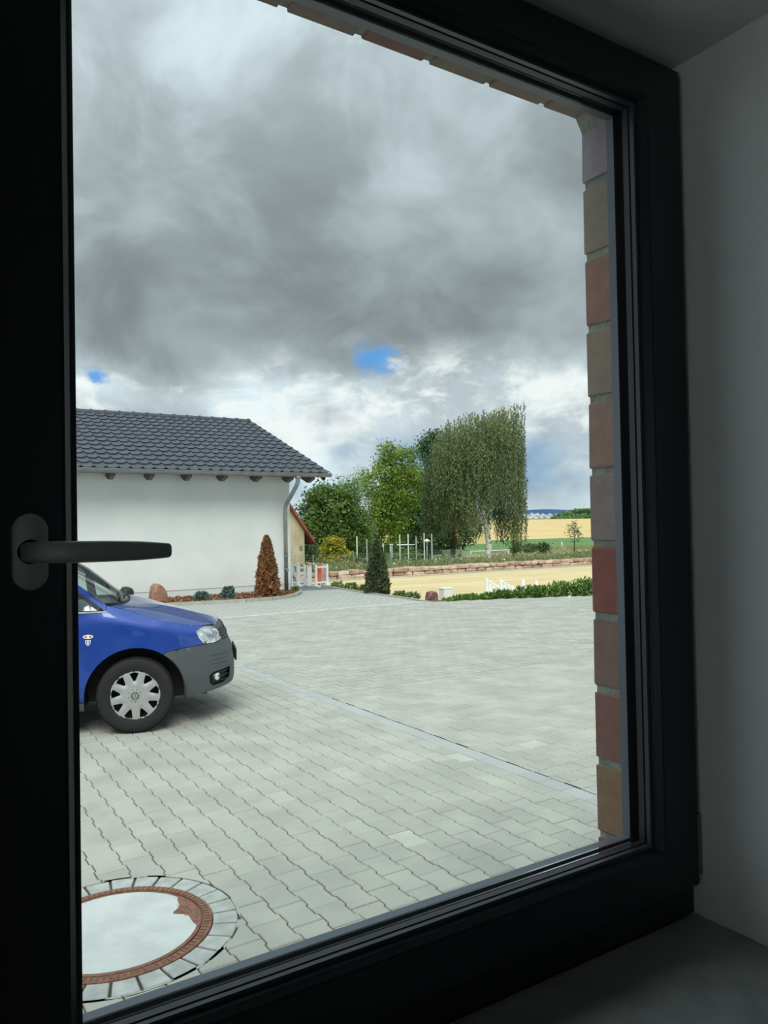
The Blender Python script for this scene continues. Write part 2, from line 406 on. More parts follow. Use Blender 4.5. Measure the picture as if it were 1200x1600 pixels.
path = [((HX-.001, .726, HZ), .0085, .0085), ((HX-.001, .709, HZ), .0086, .0085), ((HX+.001, .699, HZ), .0088, .0088), ((HX+.006, .6925, HZ), .0090, .0085), ((HX+.015, .689, HZ-.0002), .0092, .0070),
        ((HX+.03, .6875, HZ-.0004), .0092, .0060), ((HX+.055, .687, HZ-.0006), .0090, .0056), ((HX+.08, .687, HZ-.0010), .0084, .0053), ((HX+.10, .6875, HZ-.0014), .0071, .0050), ((HX+.1075, .688, HZ-.0015), .0064, .0045), ((HX+.1092, .688, HZ-.0015), .0050, .0034)]
v = []; k = len(path); nn = 20
for i, (p, hh, dd) in enumerate(path):
    d = (Vector(path[min(i+1, k-1)][0])-Vector(path[max(i-1, 0)][0])).normalized(); up = Vector((0, 0, 1)); up = (up-d*up.dot(d)).normalized(); w = d.cross(up)
    for j in range(nn):
        a = 2*PI*j/nn; c_, s_ = math.cos(a), math.sin(a)
        c_ = math.copysign(abs(c_)**.75, c_); s_ = math.copysign(abs(s_)**.75, s_)
        v.append(Vector(p)+up*hh*c_+w*dd*s_)
f = [(i*nn+j, i*nn+(j+1) % nn, (i+1)*nn+(j+1) % nn, (i+1)*nn+j) for i in range(k-1) for j in range(nn)]+[tuple(range(nn-1, -1, -1)), tuple((k-1)*nn+j for j in range(nn))]
mesh('lever', v, f, M_HANDLE, hd, True, sharp=50)
MB().box(PX0, PX1, Y_IN-.03, .7535, PZ0-.03, PZ0, .003).build('trim_2', M_SILL, kind='structure')

# ================================================================== PAVED YARD
M_PAVE = mat('concrete_paver', rgb(176, 176, 166), .9, col2=rgb(163, 164, 156), scale=2.2, tone=.05, bump=.3, bscale=260, spec=.25)
M_STRIP = mat('blue_grey_paver', rgb(170, 173, 171), .88, tone=.04, bump=.3, bscale=260, spec=.25)
M_JOINT = mat('joint_sand', rgb(84, 80, 70), .95, col2=rgb(62, 58, 50), scale=30)
M_KERB = mat('pale_kerb', rgb(196, 197, 190), .9, col2=rgb(180, 181, 174), scale=6, rnd=.04)
def paved_mat():
    m = bpy.data.materials.new('far_pavers'); m.use_nodes = True; t = NT(m.node_tree); b = t.n['Principled BSDF']
    tc = t.new('ShaderNodeTexCoord').outputs['Object']
    br = t.new('ShaderNodeTexBrick'); t.put(br.inputs['Vector'], tc); br.inputs['Scale'].default_value = 1
    br.inputs['Brick Width'].default_value = .2; br.inputs['Row Height'].default_value = .145; br.inputs['Mortar Size'].default_value = .006
    br.inputs['Color1'].default_value = rgb(180, 181, 174); br.inputs['Color2'].default_value = rgb(170, 172, 166); br.inputs['Mortar'].default_value = rgb(116, 114, 104)
    t.put(b.inputs['Base Color'], t.mix(t.smooth(t.noise(tc, .6, 4), .35, .65, 0, .35), br.outputs[0], rgb(158, 162, 158)))
    b.inputs['Roughness'].default_value = .9; b.inputs['Specular IOR Level'].default_value = .25; return m
M_FARPAVE = paved_mat()
EDGE = lambda x: 14.32-(x-10.14)*.385                               # yard edge beyond the drive
yard = MB().prism([(-9, Y_OUT+.001), (19, Y_OUT+.001), (19, EDGE(19)), (10.14, 14.32), (-9, 14.32)], -.40, -.009).build('paved_yard', M_JOINT, kind='structure')
tag(yard, 'pale grey yard of interlocking double-T concrete pavers', 'pavement')
a_, b_, hl = .0775, .0670, .10125
PROF = [(-a_, -hl), (a_, -hl), (a_, -.057), (b_, -.045), (b_, .045), (a_, .057), (a_, hl), (-a_, hl), (-a_, .057), (-b_, .045), (-b_, -.045), (-a_, -.057)]
def shrink(poly, g):          # inset a ccw polygon by g
    n = len(poly); out = []
    for i in range(n):
        p, q, r = Vector(poly[i-1]), Vector(poly[i]), Vector(poly[(i+1) % n])
        d1, d2 = (q-p), (r-q)
        if d1.length < 1e-6 or d2.length < 1e-6: out.append(tuple(q)); continue
        d1.normalize(); d2.normalize(); n1, n2 = Vector((-d1.y, d1.x)), Vector((-d2.y, d2.x)); s = n1+n2
        k = max(.35, 1+n1.dot(n2)); out.append(tuple(q+s*(g/k)))
    return out
def area(poly): return .5*sum(poly[i-1][0]*poly[i][1]-poly[i][0]*poly[i-1][1] for i in range(len(poly)))
MH = Vector((.82, 3.47)); R_SETT = .512
GAPM = .0026
polys = []                    # (outline, material key)
def in_reach(x, y): return -.30*y-.7 < x < 1.42*y+1.0
def add_poly(p, key):
    cx = sum(q[0] for q in p)/len(p); cy = sum(q[1] for q in p)/len(p)
    if not in_reach(cx, cy) or cy > EDGE(cx)-.06: return
    if (Vector((cx, cy))-MH).length < R_SETT+.16:
        if max((Vector(v_)-MH).length for v_ in p) < R_SETT+.004: return
        p = dense(p, .018); q = []
        for v_ in p:
            d = Vector(v_)-MH
            if d.length < R_SETT: d = d.normalized()*R_SETT
            w_ = tuple(MH+d)
            if not q or (Vector(w_)-Vector(q[-1])).length > .004: q.append(w_)
        # drop spikes that run along the ring only
        p = q
        if len(p) < 4 or area(p) < .0003: return
    p = [(x_, min(y_, 14.318)) for x_, y_ in p]
    polys.append((p, key))
XS0, XS1 = 3.600, 3.735
for k in range(-32, 16):
    x = 1.5195+.1445*k
    if x-a_ > XS0-.05: continue
    for m_ in range(-13, 54):
        y = 3.461+.10125+.2025*m_-(.10125 if k % 2 else 0)
        if y-hl < Y_OUT+.01 or y > 14.30: continue
        add_poly([(min(x+px, XS0), y+py) for px, py in PROF], 0)
for m_ in range(70):
    y = 1.0+.2025*m_
    if y > 14.2: break
    add_poly([(XS0, y), (XS1, y), (XS1, y+.2025), (XS0, y+.2025)], 1)
for k in range(0, 93):
    y = 1.05+.1445*k
    if y > 14.30: break
    for m_ in range(-1, 75):
        x = XS1+.06+.2025*m_+(.10125 if k % 2 else 0)
        q = [(max(x+py, XS1), y-px) for px, py in PROF]
        if area(q) < .0002: continue
        add_poly(q, 0)
def paver_geo(b, p, tone, near):
    p = shrink(p, GAPM); n = len(p); jx = random.uniform(-.0012, .0012)
    if near:
        q = shrink(p, .004); v = [(x, y, -.014) for x, y in p]+[(x, y, -.0036+jx) for x, y in p]+[(x, y, jx) for x, y in q]
        f = [(i, (i+1) % n, n+(i+1) % n, n+i) for i in range(n)]+[(n+i, n+(i+1) % n, 2*n+(i+1) % n, 2*n+i) for i in range(n)]+[tuple(range(2*n, 3*n))]
    else:
        v = [(x, y, -.012) for x, y in p]+[(x, y, jx) for x, y in p]
        f = [(i, (i+1) % n, n+(i+1) % n, n+i) for i in range(n)]+[tuple(range(n, 2*n))]
    b.add(v, f, tone)
def view_size(p):             # rough size in the picture, 0 when out of it or hidden by the stile
    cx = sum(q[0] for q in p)/len(p); cy = sum(q[1] for q in p)/len(p); w = Vector((cx, cy, 0))-CAM; d = w.dot(_f)
    if d < .5: return 0
    X, Yp = 600+F_PX*w.dot(_r)/d, 800-F_PX*w.dot(_u)/d
    if not (95 < X < 945 and Yp < 1610-.33*(X-95)): return 0
    return area(p)/d**3
order = sorted(range(len(polys)), key=lambda i: -view_size(polys[i][0]))
one = set(i for i in order[:300] if view_size(polys[i][0]) > 0)
rest = {0: MB(), 1: MB()}
PALE = [on(px, py) for px, py in ((716, 1252), (733, 1187), (648, 1312), (832, 1165))]   # pavers bleached or newer than the rest
for i, (p, key) in enumerate(polys):
    tone = random.random()**1.3 if random.random() > .03 else 1.35
    cx, cy = sum(q[0] for q in p)/len(p), sum(q[1] for q in p)/len(p)
    if any(math.hypot(cx-q.x, cy-q.y) < .09 for q in PALE): tone = 2.6
    if i in one:
        b = MB(); paver_geo(b, p, tone, True); b.build('paving_block', (M_PAVE, M_STRIP)[key], yard, tone=True)
    else:
        cy = sum(q[1] for q in p)/len(p); paver_geo(rest[key], p, tone, cy < 7)
rest[0].build('paving_blocks', M_PAVE, yard, tone=True, kind='stuff')
rest[1].build('border_blocks', M_STRIP, yard, tone=True, kind='stuff')
NS = 27                                                             # setts round the manhole
M_SETT = mat('grey_sett', rgb(182, 186, 180), .9, col2=rgb(160, 165, 161), scale=12, rnd=.07, bump=.4, bscale=160)
for k in range(NS):
    a0, a1 = 2*PI*(k+.03)/NS, 2*PI*(k+.97)/NS; p = []
    for r_, aa in ((.3995, (a0, (a0+a1)/2, a1)), (.5085, (a1, (a0+a1)/2, a0))):
        p += [(MH.x+r_*math.cos(a), MH.y+r_*math.sin(a)) for a in aa]
    p = p[::-1] if area(p) < 0 else p; b = MB(); paver_geo(b, p, .5, True); b.build('sett', M_SETT, yard)
MB().lathe([(.5075, -.0085), (.5075, -.0045), (.535, -.0045), (.535, -.0085)], 72, (MH.x, MH.y, 0)).build('ring_joint', M_JOINT, yard)
# kerb line and far drive
kerb = thing('trim_3', 'pale flush kerb line crossing the drive before the garage', 'kerb', (4, 14.38, 0), kind='structure')
for k in range(20):
    x0 = -9+.98*k
    if x0 > 10.2: break
    MB().box(x0, min(x0+.972, 10.3), 14.325, 14.44, -.3, .004, .006).build('kerb_stone', M_KERB, kerb)
drive = MB().prism([(-9, 14.442), (10.14, 14.442), (10.22, 15.2), (10.36, 17.4), (10.58, 19.7), (10.7, 27), (-9, 27)], -.4, -.001).build('driveway', M_FARPAVE, kind='structure')
tag(drive, 'paved drive leading past the garage corner', 'driveway')
dstrip = MB().prism([(9.25, 19.15), (10.55, 18.9), (10.64, 22.5), (10.7, 27), (9.25, 27)], -.001, .006).build('dark_strip', mat('paving', rgb(112, 120, 126), .9, col2=rgb(98, 104, 110), scale=14), kind='structure')  # darker grey patch laid over the drive beside the garage
tag(dstrip, 'dark grey strip beside the garage corner', 'paving')

# ---- manhole
M_IRON = mat('rusty_iron', rgb(150, 110, 90), .85, col2=rgb(116, 84, 68), scale=35, lo=.3, hi=.7, bump=.5, bscale=240)
M_CONC = mat('pale_concrete', rgb(202, 207, 204), .92, col2=rgb(184, 190, 187), scale=5, lo=.3, hi=.7, bump=.3, bscale=160)
mh = thing('manhole', 'round manhole cover of pale concrete in a rusty iron ring', 'manhole', (MH.x, MH.y, 0))
MB().lathe([(.3975, -.05), (.3975, .001), (.394, .004), (.362, .004), (.3605, -.006), (.352, -.006), (.352, -.05)], 96, (MH.x, MH.y, 0)).build('iron_ring', M_IRON, mh, True, 30)
MB().lathe([(.350, -.05), (.350, .001), (.347, .0025), (.337, .0025), (.335, -.004), (.335, -.05)], 96, (MH.x, MH.y, 0)).build('cover_rim', M_IRON, mh, True, 30)
tooth = None
for k in range(96):
    a = 2*PI*(k+.5)/96
    if tooth is None: o = MB().box(.364, .389, -.0035, .0035, .003, .0075, .0012).build('rib', M_IRON, mh, world=False); tooth = o.data
    else: o = link('rib', tooth, mh, False)
    o.location = (0, 0, 0); o.rotation_euler = (0, 0, a)
notch = [(24, .336), (21, .318), (15, .302), (9, .288), (5.5, .268), (3, .250), (0, .240), (-3, .246), (-5.5, .262), (-8, .285), (-13, .300), (-20, .308), (-25, .318), (-29, .336)]
NP = [(MH.x+r_*math.cos(R(a)), MH.y+r_*math.sin(R(a))) for a, r_ in notch]
arc = [(MH.x+.336*math.cos(R(a)), MH.y+.336*math.sin(R(a))) for a in range(-27, 24, 3)]
rest_arc = [(MH.x+.336*math.cos(R(a)), MH.y+.336*math.sin(R(a))) for a in range(27, 331, 4)]
V, T = cdt(rest_arc+NP[::-1], h=.03); mesh('concrete_fill', [(x, y, .003) for x, y in V], T, M_CONC, mh)
V, T = cdt(NP+arc, h=.02); mesh('lifting_plate', [(x, y, .0015) for x, y in V], T, M_IRON, mh)
MB().lathe([(0, .0018), (.011, .0018), (.014, .004), (.018, .004), (.02, .0016)], 16, (MH.x+.268, MH.y, 0)).build('key_hole', M_IRON, mh, True, 40)
for r_ in (.285, .30, .315):
    MB().tube([(MH.x+r_*math.cos(R(a)), MH.y+r_*math.sin(R(a)), .002) for a in range(-12, 13, 3)], .0022, 6).build('letter_band', M_IRON, mh)
# ================================================================== GARAGE
GW_Y, GW_X = 19.0, 9.11
M_RENDER = mat('white_render', rgb(232, 235, 232), .92, col2=rgb(224, 228, 226), scale=1.2, bump=.2, bscale=300, spec=.2)
M_PLINTH = mat('plinth_render', rgb(222, 226, 224), .92, spec=.2, bump=.2, bscale=300)
M_TILE = mat('anthracite_tile', rgb(60, 65, 74), .40, tone=.10, col2=rgb(53, 58, 67), scale=5)
M_ZINC = mat('zinc', rgb(150, 154, 154), .5, metal=.35, col2=rgb(134, 139, 140), scale=5)
M_WOODG = mat('grey_timber', rgb(104, 106, 102), .8, col2=rgb(88, 90, 88), scale=8, stretch=(8, 1, 8))
M_DARKW = mat('dark_board', rgb(46, 46, 46), .8)
gar = thing('garage', 'white rendered garage with black tiled roof and zinc gutter', 'garage', (3, 23.5, 0))
GX_L = -4.0; RIDGE_Y, RIDGE_Z = 23.5, 5.16; EAVE_Y, EAVE_Z = 18.26, 3.135; SLOPE = math.atan2(RIDGE_Z-EAVE_Z, RIDGE_Y-EAVE_Y)
GB_Y = 2*RIDGE_Y-GW_Y; ROOF_R, ROOF_L = 9.86, -4.7
b = MB(); zt = EAVE_Z+(GW_Y-EAVE_Y)*math.tan(SLOPE)-.10             # walls with gable
v = [(x, y, z) for x in (GX_L, GW_X) for y, z in ((GW_Y, .226), (GB_Y, .226), (GB_Y, zt), (RIDGE_Y, RIDGE_Z-.12), (GW_Y, zt))]
b.add(v, [(0, 1, 2, 3, 4), (9, 8, 7, 6, 5), (0, 4, 9, 5), (1, 6, 7, 2), (0, 5, 6, 1)]); b.build('wall', M_RENDER, gar)
MB().box(GX_L+.012, GW_X-.012, GW_Y+.012, GB_Y-.012, -.05, .226).build('plinth', M_PLINTH, gar)
roof = thing('roof', None, None, (3, 23.5, 3)); roof.parent = gar; roof.matrix_parent_inverse = wm(gar).inverted()
ct, st = math.cos(SLOPE), math.sin(SLOPE)
def rp(x, s, h): return (x, EAVE_Y+s*ct-h*st, EAVE_Z+s*st+h*ct)      # on the front roof slope: run s up, height h off it
SL_LEN = (RIDGE_Y-EAVE_Y)/ct
b = MB(); v = [rp(x, s, h) for x in (ROOF_L+.03, ROOF_R-.04) for s, h in ((.05, -.085), (.05, -.045), (SL_LEN, -.045), (SL_LEN, -.085))]
b.add(v, [(0, 1, 2, 3), (7, 6, 5, 4), (0, 4, 5, 1), (1, 5, 6, 2), (2, 6, 7, 3), (3, 7, 4, 0)])
mv = [(x, 2*RIDGE_Y-y, z) for x, y, z in v]; b.add(mv, [(3, 2, 1, 0), (4, 5, 6, 7), (1, 5, 4, 0), (2, 6, 5, 1), (3, 7, 6, 2), (0, 4, 7, 3)])
b.build('roof_boarding', M_DARKW, roof)
NROW = 14; RH = (SL_LEN-.06)/NROW; CW = .272
def tile_geo():
    us = [0, .045, .10, .16, .19, .212, .235, .258, .281]; hs = [0.010, 0.002, 0.0, 0.002, .008, .026, .037, .030, .012]
    v = []
    for s, up in ((-.02, .030), (RH+.03, .0)):
        v += [(u, s, h+up) for u, h in zip(us, hs)]
    v += [(u, -.02, h+.030-.024) for u, h in zip(us, hs)]
    n = len(us); f = [(i, i+1, n+i+1, n+i) for i in range(n-1)]+[(2*n+i, 2*n+i+1, i+1, i) for i in range(n-1)]
    f += [(0, n, 2*n), (n-1, 3*n-1, 2*n-1)]
    return v, f
TV, TF = tile_geo()
tiles = []
for r_ in range(NROW):
    c = 0
    while True:
        x = 9.90-.235-CW*c-.0
        if x < ROOF_L: break
        p = Vector(rp(x+.14, r_*RH+.2, .03)); d = (p-CAM).length
        w = p-CAM; dd = w.dot(_f); px = 600+F_PX*w.dot(_r)/dd
        tiles.append((d if px > 92 else d+100, r_, x)); c += 1
tiles.sort(); bulk = MB()
tile_me = None; flat = MB()
for i, (d, r_, x) in enumerate(tiles):
    tn = random.random()
    V = [(x+u, *rp(0, r_*RH+s, h)[1:]) for u, s, h in TV]
    if i < 300: MB().add(V, TF, tn).build('roof_tile', M_TILE, roof, True, 40, tone=True)
    else: bulk.add(V, TF, tn)
for r_ in range(NROW):                                              # the far slope, never seen close
    for c in range(54):
        x = 9.665-CW*c
        V = [(x+u, 2*RIDGE_Y-rp(0, r_*RH+s, h)[1], rp(0, r_*RH+s, h)[2]) for u, s, h in TV]; bulk.add(V, [q[::-1] for q in TF], .5)
bulk.build('roof_tiles', M_TILE, roof, True, 40, tone=True, kind='stuff')
for k in range(36):                                                 # ridge caps
    x1 = ROOF_R+.02-.405*k; x0 = x1-.405
    if x0 < ROOF_L-.1: break
    v = []; n = 9
    for x, rr in ((x0-.01, .118), (x1-.07, .112), (x1-.065, .130), (x1, .132), (x1, .10)):
        for j in range(n):
            a = R(-8+196*j/(n-1)); v.append((x, RIDGE_Y+rr*math.cos(a)*1.12, RIDGE_Z-.035+rr*math.sin(a)*1.05))
    f = [(i*n+j, (i+1)*n+j, (i+1)*n+j+1, i*n+j+1) for i in range(4) for j in range(n-1)]
    if k == 0: f.append(tuple(4*n+j for j in range(n)))
    mesh('ridge_tile', v, f, M_TILE, roof, True, sharp=40, tone=[.5]*len(f))
for sx in (ROOF_R-.035, ROOF_L):                                    # verge boards
    v = [rp(sx+dx, s, h) for dx in (0, .03) for s, h in ((.03, -.20), (.03, .0), (SL_LEN, .0), (SL_LEN, -.20))]
    mesh('verge_board', v, [(0, 1, 2, 3), (7, 6, 5, 4), (0, 4, 5, 1), (1, 5, 6, 2), (3, 7, 4, 0)], M_DARKW, roof)
for x in (3.52, 4.40, 5.30, 6.205, 7.125, 8.04, 8.947, 9.56, 2.6, 1.7, .8, -.1):      # rafter tails
    hw = .055; v = []
    for dx in (-hw, hw): v += [rp(x+dx, s, h) for s, h in ((.16, -.085), (.16, -.22), (.38, -.385), (1.6, -.385), (1.6, -.085))]
    mesh('rafter_tail', v, [(0, 1, 2, 3, 4), (9, 8, 7, 6, 5), (0, 5, 6, 1), (1, 6, 7, 2), (2, 7, 8, 3), (4, 9, 5, 0)], M_WOODG, roof)
v = []; n = 11; gy, gz, gr = 18.22, 3.118, .085                     # half-round gutter
for x in (ROOF_L-.05, 9.95):
    for rr in (gr, gr-.006):
        v += [(x, gy-rr*math.cos(PI*j/(n-1)), gz-rr*math.sin(PI*j/(n-1))) for j in range(n)]
f = [(j, j+1, 2*n+j+1, 2*n+j) for j in range(n-1)]+[(n+j, 3*n+j, 3*n+j+1, n+j+1) for j in range(n-1)]+[tuple(2*n+j for j in range(n)), tuple(j for j in range(n))[::-1], (0, n, 3*n, 2*n), (n-1, 2*n-1, 4*n-1, 3*n-1)]
mesh('gutter', v, f, M_ZINC, gar, True, sharp=40)
MB().tube([(ROOF_L-.05, gy-gr-.004, gz+.004), (9.95, gy-gr-.004, gz+.004)], .011, 8).build('gutter_bead', M_ZINC, gar, True)
for k in range(12): 
    x = 9.55-.90*k
    MB().tube([(x, gy-(gr+.004)*math.cos(PI*j/8), gz-(gr+.004)*math.sin(PI*j/8)) for j in range(9)], .008, 6).build('gutter_bracket', M_ZINC, gar)
MB().box(ROOF_L, 9.80, gy+gr+.01, gy+gr+.035, 3.035, 3.12).build('fascia', M_DARKW, gar)
dp = MB().tube([(8.985, gy, gz-.07), (8.985, gy, gz-.10), (8.985, gy, gz-.15), (8.982, gy+.005, gz-.22), (8.965, gy+.06, gz-.33), (8.905, gy+.33, gz-.62), (8.875, gy+.47, gz-.76), (8.868, gy+.535, gz-.87), (8.868, gy+.55, gz-1.0), (8.868, gy+.55, .0)],
               [.085, .082, .062, .056, .055, .055, .055, .055, .053, .053], 14); dpo = dp.build('downpipe', M_ZINC, gar, True)
for z in (2.05, .95, .62): MB().lathe([(.054, 0), (.062, .004), (.062, .03), (.054, .034)], 16, (8.868, gy+.55, z)).build('pipe_clip', M_ZINC, dpo, True, 40)
MB().tube([(8.868, gy+.49, .60), (8.868, gy+.455, .60)], .035, 14).build('inspection_cap', M_ZINC, dpo, True, 40)

# ---- planting bed in front of the garage
M_MULCH = mat('bark_mulch', rgb(112, 84, 66), .95, col2=rgb(78, 56, 44), scale=30, bump=1.0, bscale=90)
M_KERB2 = mat('grey_edging', rgb(172, 174, 166), .9, col2=rgb(156, 158, 150), scale=6, rnd=.05)
KP = [(-4.0, 17.85), (5.10, 17.50), (6.10, 17.33), (7.05, 17.15), (7.70, 17.16), (8.20, 17.33), (8.60, 17.72), (8.95, 18.20), (9.16, 18.60), (9.30, 19.08)]
bed = MB().prism(KP+[(9.28, 19.0), (-4.0, 19.0)], -.02, .045).build('planting_bed', M_MULCH, kind='structure'); tag(bed, 'bark mulched planting bed along the white garage wall', 'bed')
edg = thing('trim_4', 'grey concrete edging curving round the planting bed', 'edging', (7, 17.2, 0), kind='structure')
pts = []
for a, c in zip(KP, KP[1:]):
    n = max(1, round((Vector(c)-Vector(a)).length/1.0)); pts += [Vector(a)+(Vector(c)-Vector(a))*k/n for k in range(n)]
pts.append(Vector(KP[-1]))
for a, c in zip(pts, pts[1:]):
    d = (c-a).normalized(); nrm = Vector((-d.y, d.x)); a2, c2 = a+d*.004, c-d*.004
    MB().prism([tuple(a2-nrm*.07), tuple(c2-nrm*.07), tuple(c2+nrm*.02), tuple(a2+nrm*.02)], -.05, .075).build('kerb_stone', M_KERB2, edg)
g = np.random.default_rng(3); ch = []
while len(ch) < 2600:
    x, y = g.uniform(3.5, 9.2), g.uniform(17.2, 18.95)
    if inside(np.array([[x, y]]), KP+[(9.28, 19), (-4, 19)])[0]: ch.append((x, y, .05+g.random()*.03))
v, f, t = leaves(ch, .075, .5, (0, 0, 0), seed=5)
cho = leaf_mesh('bark_chips', v, f, t, mat('bark_chip', rgb(138, 98, 72), .95, tone=.45), bed)
def boulder(name, label, p, sx, sy, sz, m, seed, lean=.2):
    g = random.Random(seed); bm = bmesh.new(); bmesh.ops.create_icosphere(bm, subdivisions=3, radius=1)
    ph = [g.uniform(0, 6) for _ in range(6)]
    for q in bm.verts:
        c = q.co; k = 1+.10*math.sin(3*c.x+ph[0])+.09*math.sin(4*c.y+ph[1])+.06*math.sin(7*c.z+ph[2])
        z = c.z*k; x = c.x*k*(1-.32*z); y = c.y*k*(1-.25*z)
        q.co = (p[0]+sx*(x+lean*z), p[1]+sy*y, p[2]+sz*(max(z, -.75)+.7))
    bm.verts.index_update(); o = mesh(name, [q.co.copy() for q in bm.verts], [[q.index for q in f_.verts] for f_ in bm.faces], m, smooth=True, sharp=28); bm.free()
    return tag(o, label, 'rock')
M_SAND = mat('red_sandstone', rgb(176, 138, 116), .92, col2=rgb(150, 108, 90), scale=5, bump=.6, bscale=40)
def rock(name, label, outline, Y, dp, m, seed, zb):
    """a rock from its outline (picture points at distance Y): three rings of the outline, front and back smaller"""
    g = random.Random(seed); P_ = [at(px, py, Y) for px, py in outline]; cx = sum(p.x for p in P_)/len(P_); cz = sum(p.z for p in P_)/len(P_); v = []; n = len(P_)
    for dy, k in ((-.5*dp, .78), (-.36*dp, .96), (0, 1.0), (.36*dp, .95), (.5*dp, .75)):
        for p in P_:
            z = cz+(p.z-cz)*k
            v.append((cx+(p.x-cx)*k+g.uniform(-.012, .012), Y+dp*.5+dy+g.uniform(-.02, .02), zb if p.z < zb+.04 else z+g.uniform(-.01, .01)))
    f = [(i*n+j, i*n+(j+1) % n, (i+1)*n+(j+1) % n, (i+1)*n+j) for i in range(4) for j in range(n)]+[tuple(range(n-1, -1, -1)), tuple(range(4*n, 5*n))]
    return tag(mesh(name, v, f, m), label, 'rock')
rock('boulder', 'reddish sandstone boulder in the bed behind the blue car', [(236, 941), (238, 926), (241, 917), (245, 912), (250, 913), (257, 918), (262, 925), (264.5, 933), (265, 941)], 18.1, .34, M_SAND, 4, .04)


# ---- small planting
def spiky(name, label, cat, base, h, r_, n, m, m2=None, lsize=.06, shape='cone', seed=1, stem=None, group=None):
    t_ = thing(name, label, cat, base, group=group); g = np.random.default_rng(seed)
    u = g.random(n)**1.25; ang = g.uniform(0, 2*PI, n)
    if shape == 'cone': rad = r_*np.minimum(1.0, .82+1.3*u)*np.sqrt(np.clip(1-u, 0, 1))**1.05
    elif shape == 'ball': rad = r_*np.sqrt(np.clip(1-(2*u-1)**2, 0, 1))
    else: rad = r_*(1-.5*u)
    rad *= 1+.16*np.sin(ang*5+u*20)*.6+.08*g.normal(size=n); k = .62+.38*g.random(n)**.5
    pos = np.c_[base[0]+rad*k*np.cos(ang), base[1]+rad*k*np.sin(ang), base[2]+.03+u*h*.97]
    out = np.c_[np.cos(ang)*.9, np.sin(ang)*.9, np.full(n, .9)]
    v, f, t = leaves(pos, lsize, .42, out, .55, seed)
    leaf_mesh('foliage', v, f, t, m, t_)
    MB().tube([(base[0], base[1], base[2]-.02), (base[0]+.01, base[1], base[2]+h*.55), (base[0], base[1], base[2]+h*.97)], [max(.012, r_*.09), max(.01, r_*.06), .004], 6).build('stem', stem or mat('stem_brown', rgb(90, 68, 50), .9), t_)
    return t_
M_DEAD = mat('dead_thuja', rgb(168, 116, 78), .9, col2=rgb(128, 104, 66), scale=6, tone=.40, trans=.15)
M_THUJA = mat('dark_thuja', rgb(74, 88, 56), .85, col2=rgb(96, 106, 70), scale=7, tone=.42, trans=.12)
M_JUN = mat('blue_juniper', rgb(92, 122, 112), .85, tone=.35, trans=.12)
M_LAUREL = mat('laurel_leaf', rgb(74, 112, 40), .5, col2=rgb(104, 138, 52), scale=3, tone=.38, trans=.25)
M_SHRUB = mat('shrub_leaf', rgb(108, 130, 74), .7, col2=rgb(130, 142, 88), scale=4, tone=.38, trans=.25)
spiky('thuja', 'brown dried-out conical thuja by the garage downpipe', 'shrub', (7.86, 17.72, .04), 1.50, .30, 6500, M_DEAD, lsize=.085, seed=11)
spiky('juniper', 'small blue-green juniper in the bed, nearer the blue car', 'shrub', (6.22, 17.80, .04), .18, .20, 420, M_JUN, lsize=.09, shape='dome', seed=12)
spiky('juniper', 'small blue-green juniper in the bed, nearer the brown thuja', 'shrub', (6.88, 17.80, .04), .27, .19, 480, M_JUN, lsize=.09, shape='dome', seed=13)
spiky('bed_plant', 'tiny dark plant at the foot of the garage corner', 'plant', (8.95, 18.40, .04), .12, .10, 160, M_SHRUB, lsize=.07, shape='dome', seed=14)
spiky('cypress', 'dark green conical cypress at the right edge of the drive', 'shrub', (10.62, 17.05, -.06), 1.42, .335, 7500, M_THUJA, lsize=.085, seed=15)

# ---- sloping border between drive and riding arena
M_SOIL = mat('border_soil', rgb(120, 102, 82), .95, col2=rgb(92, 78, 60), scale=12, bump=.8, bscale=60)
E1 = [(10.16, 14.33), (10.24, 15.2), (10.38, 17.4), (10.60, 19.7), (10.72, 27)]
v = []
for x, y in E1: v += [(x, y, -.002), (x+.9, y+.1, -.31)]
bank = mesh('border_bank', v, [(2*i, 2*i+1, 2*i+3, 2*i+2) for i in range(4)], M_SOIL, kind='structure'); tag(bank, 'earth border sloping from the drive to the sand arena', 'border')
ek = thing('trim_5', 'thin grey edging along the right side of the drive', 'edging', (10.4, 17, 0), kind='structure')
for a, c in zip(E1, E1[1:]):
    a, c = Vector(a), Vector(c); n = max(1, round((c-a).length/1.0)); d = (c-a).normalized(); nrm = Vector((-d.y, d.x))
    for k in range(n):
        p, q = a+(c-a)*k/n+d*.004, a+(c-a)*(k+1)/n-d*.004
        MB().prism([tuple(p-nrm*.06), tuple(q-nrm*.06), tuple(q+nrm*.02), tuple(p+nrm*.02)], -.2, .03).build('kerb_stone', M_KERB2, ek)
for i, (px, py, h, r_, lab) in enumerate([(527, 920, .20, .24, 'low green shrub between the cypress and the striped boards'), (549, 922, .20, .24, 'low green shrub just left of the dark cypress'), (625, 932, .13, .2, 'sparse seedling right of the cypress, on the drive edge'),
                                          (645, 934, .13, .2, 'sparse seedling on the drive edge beside the reddish stone'), (568, 922, .14, .12, 'weedy tuft at the left foot of the cypress')]):
    p = on(px, py, -.05); spiky('ground_shrub', lab, 'plant', (p.x, p.y, -.08), h, r_, 220, M_SHRUB, lsize=.10, shape='dome', seed=30+i)
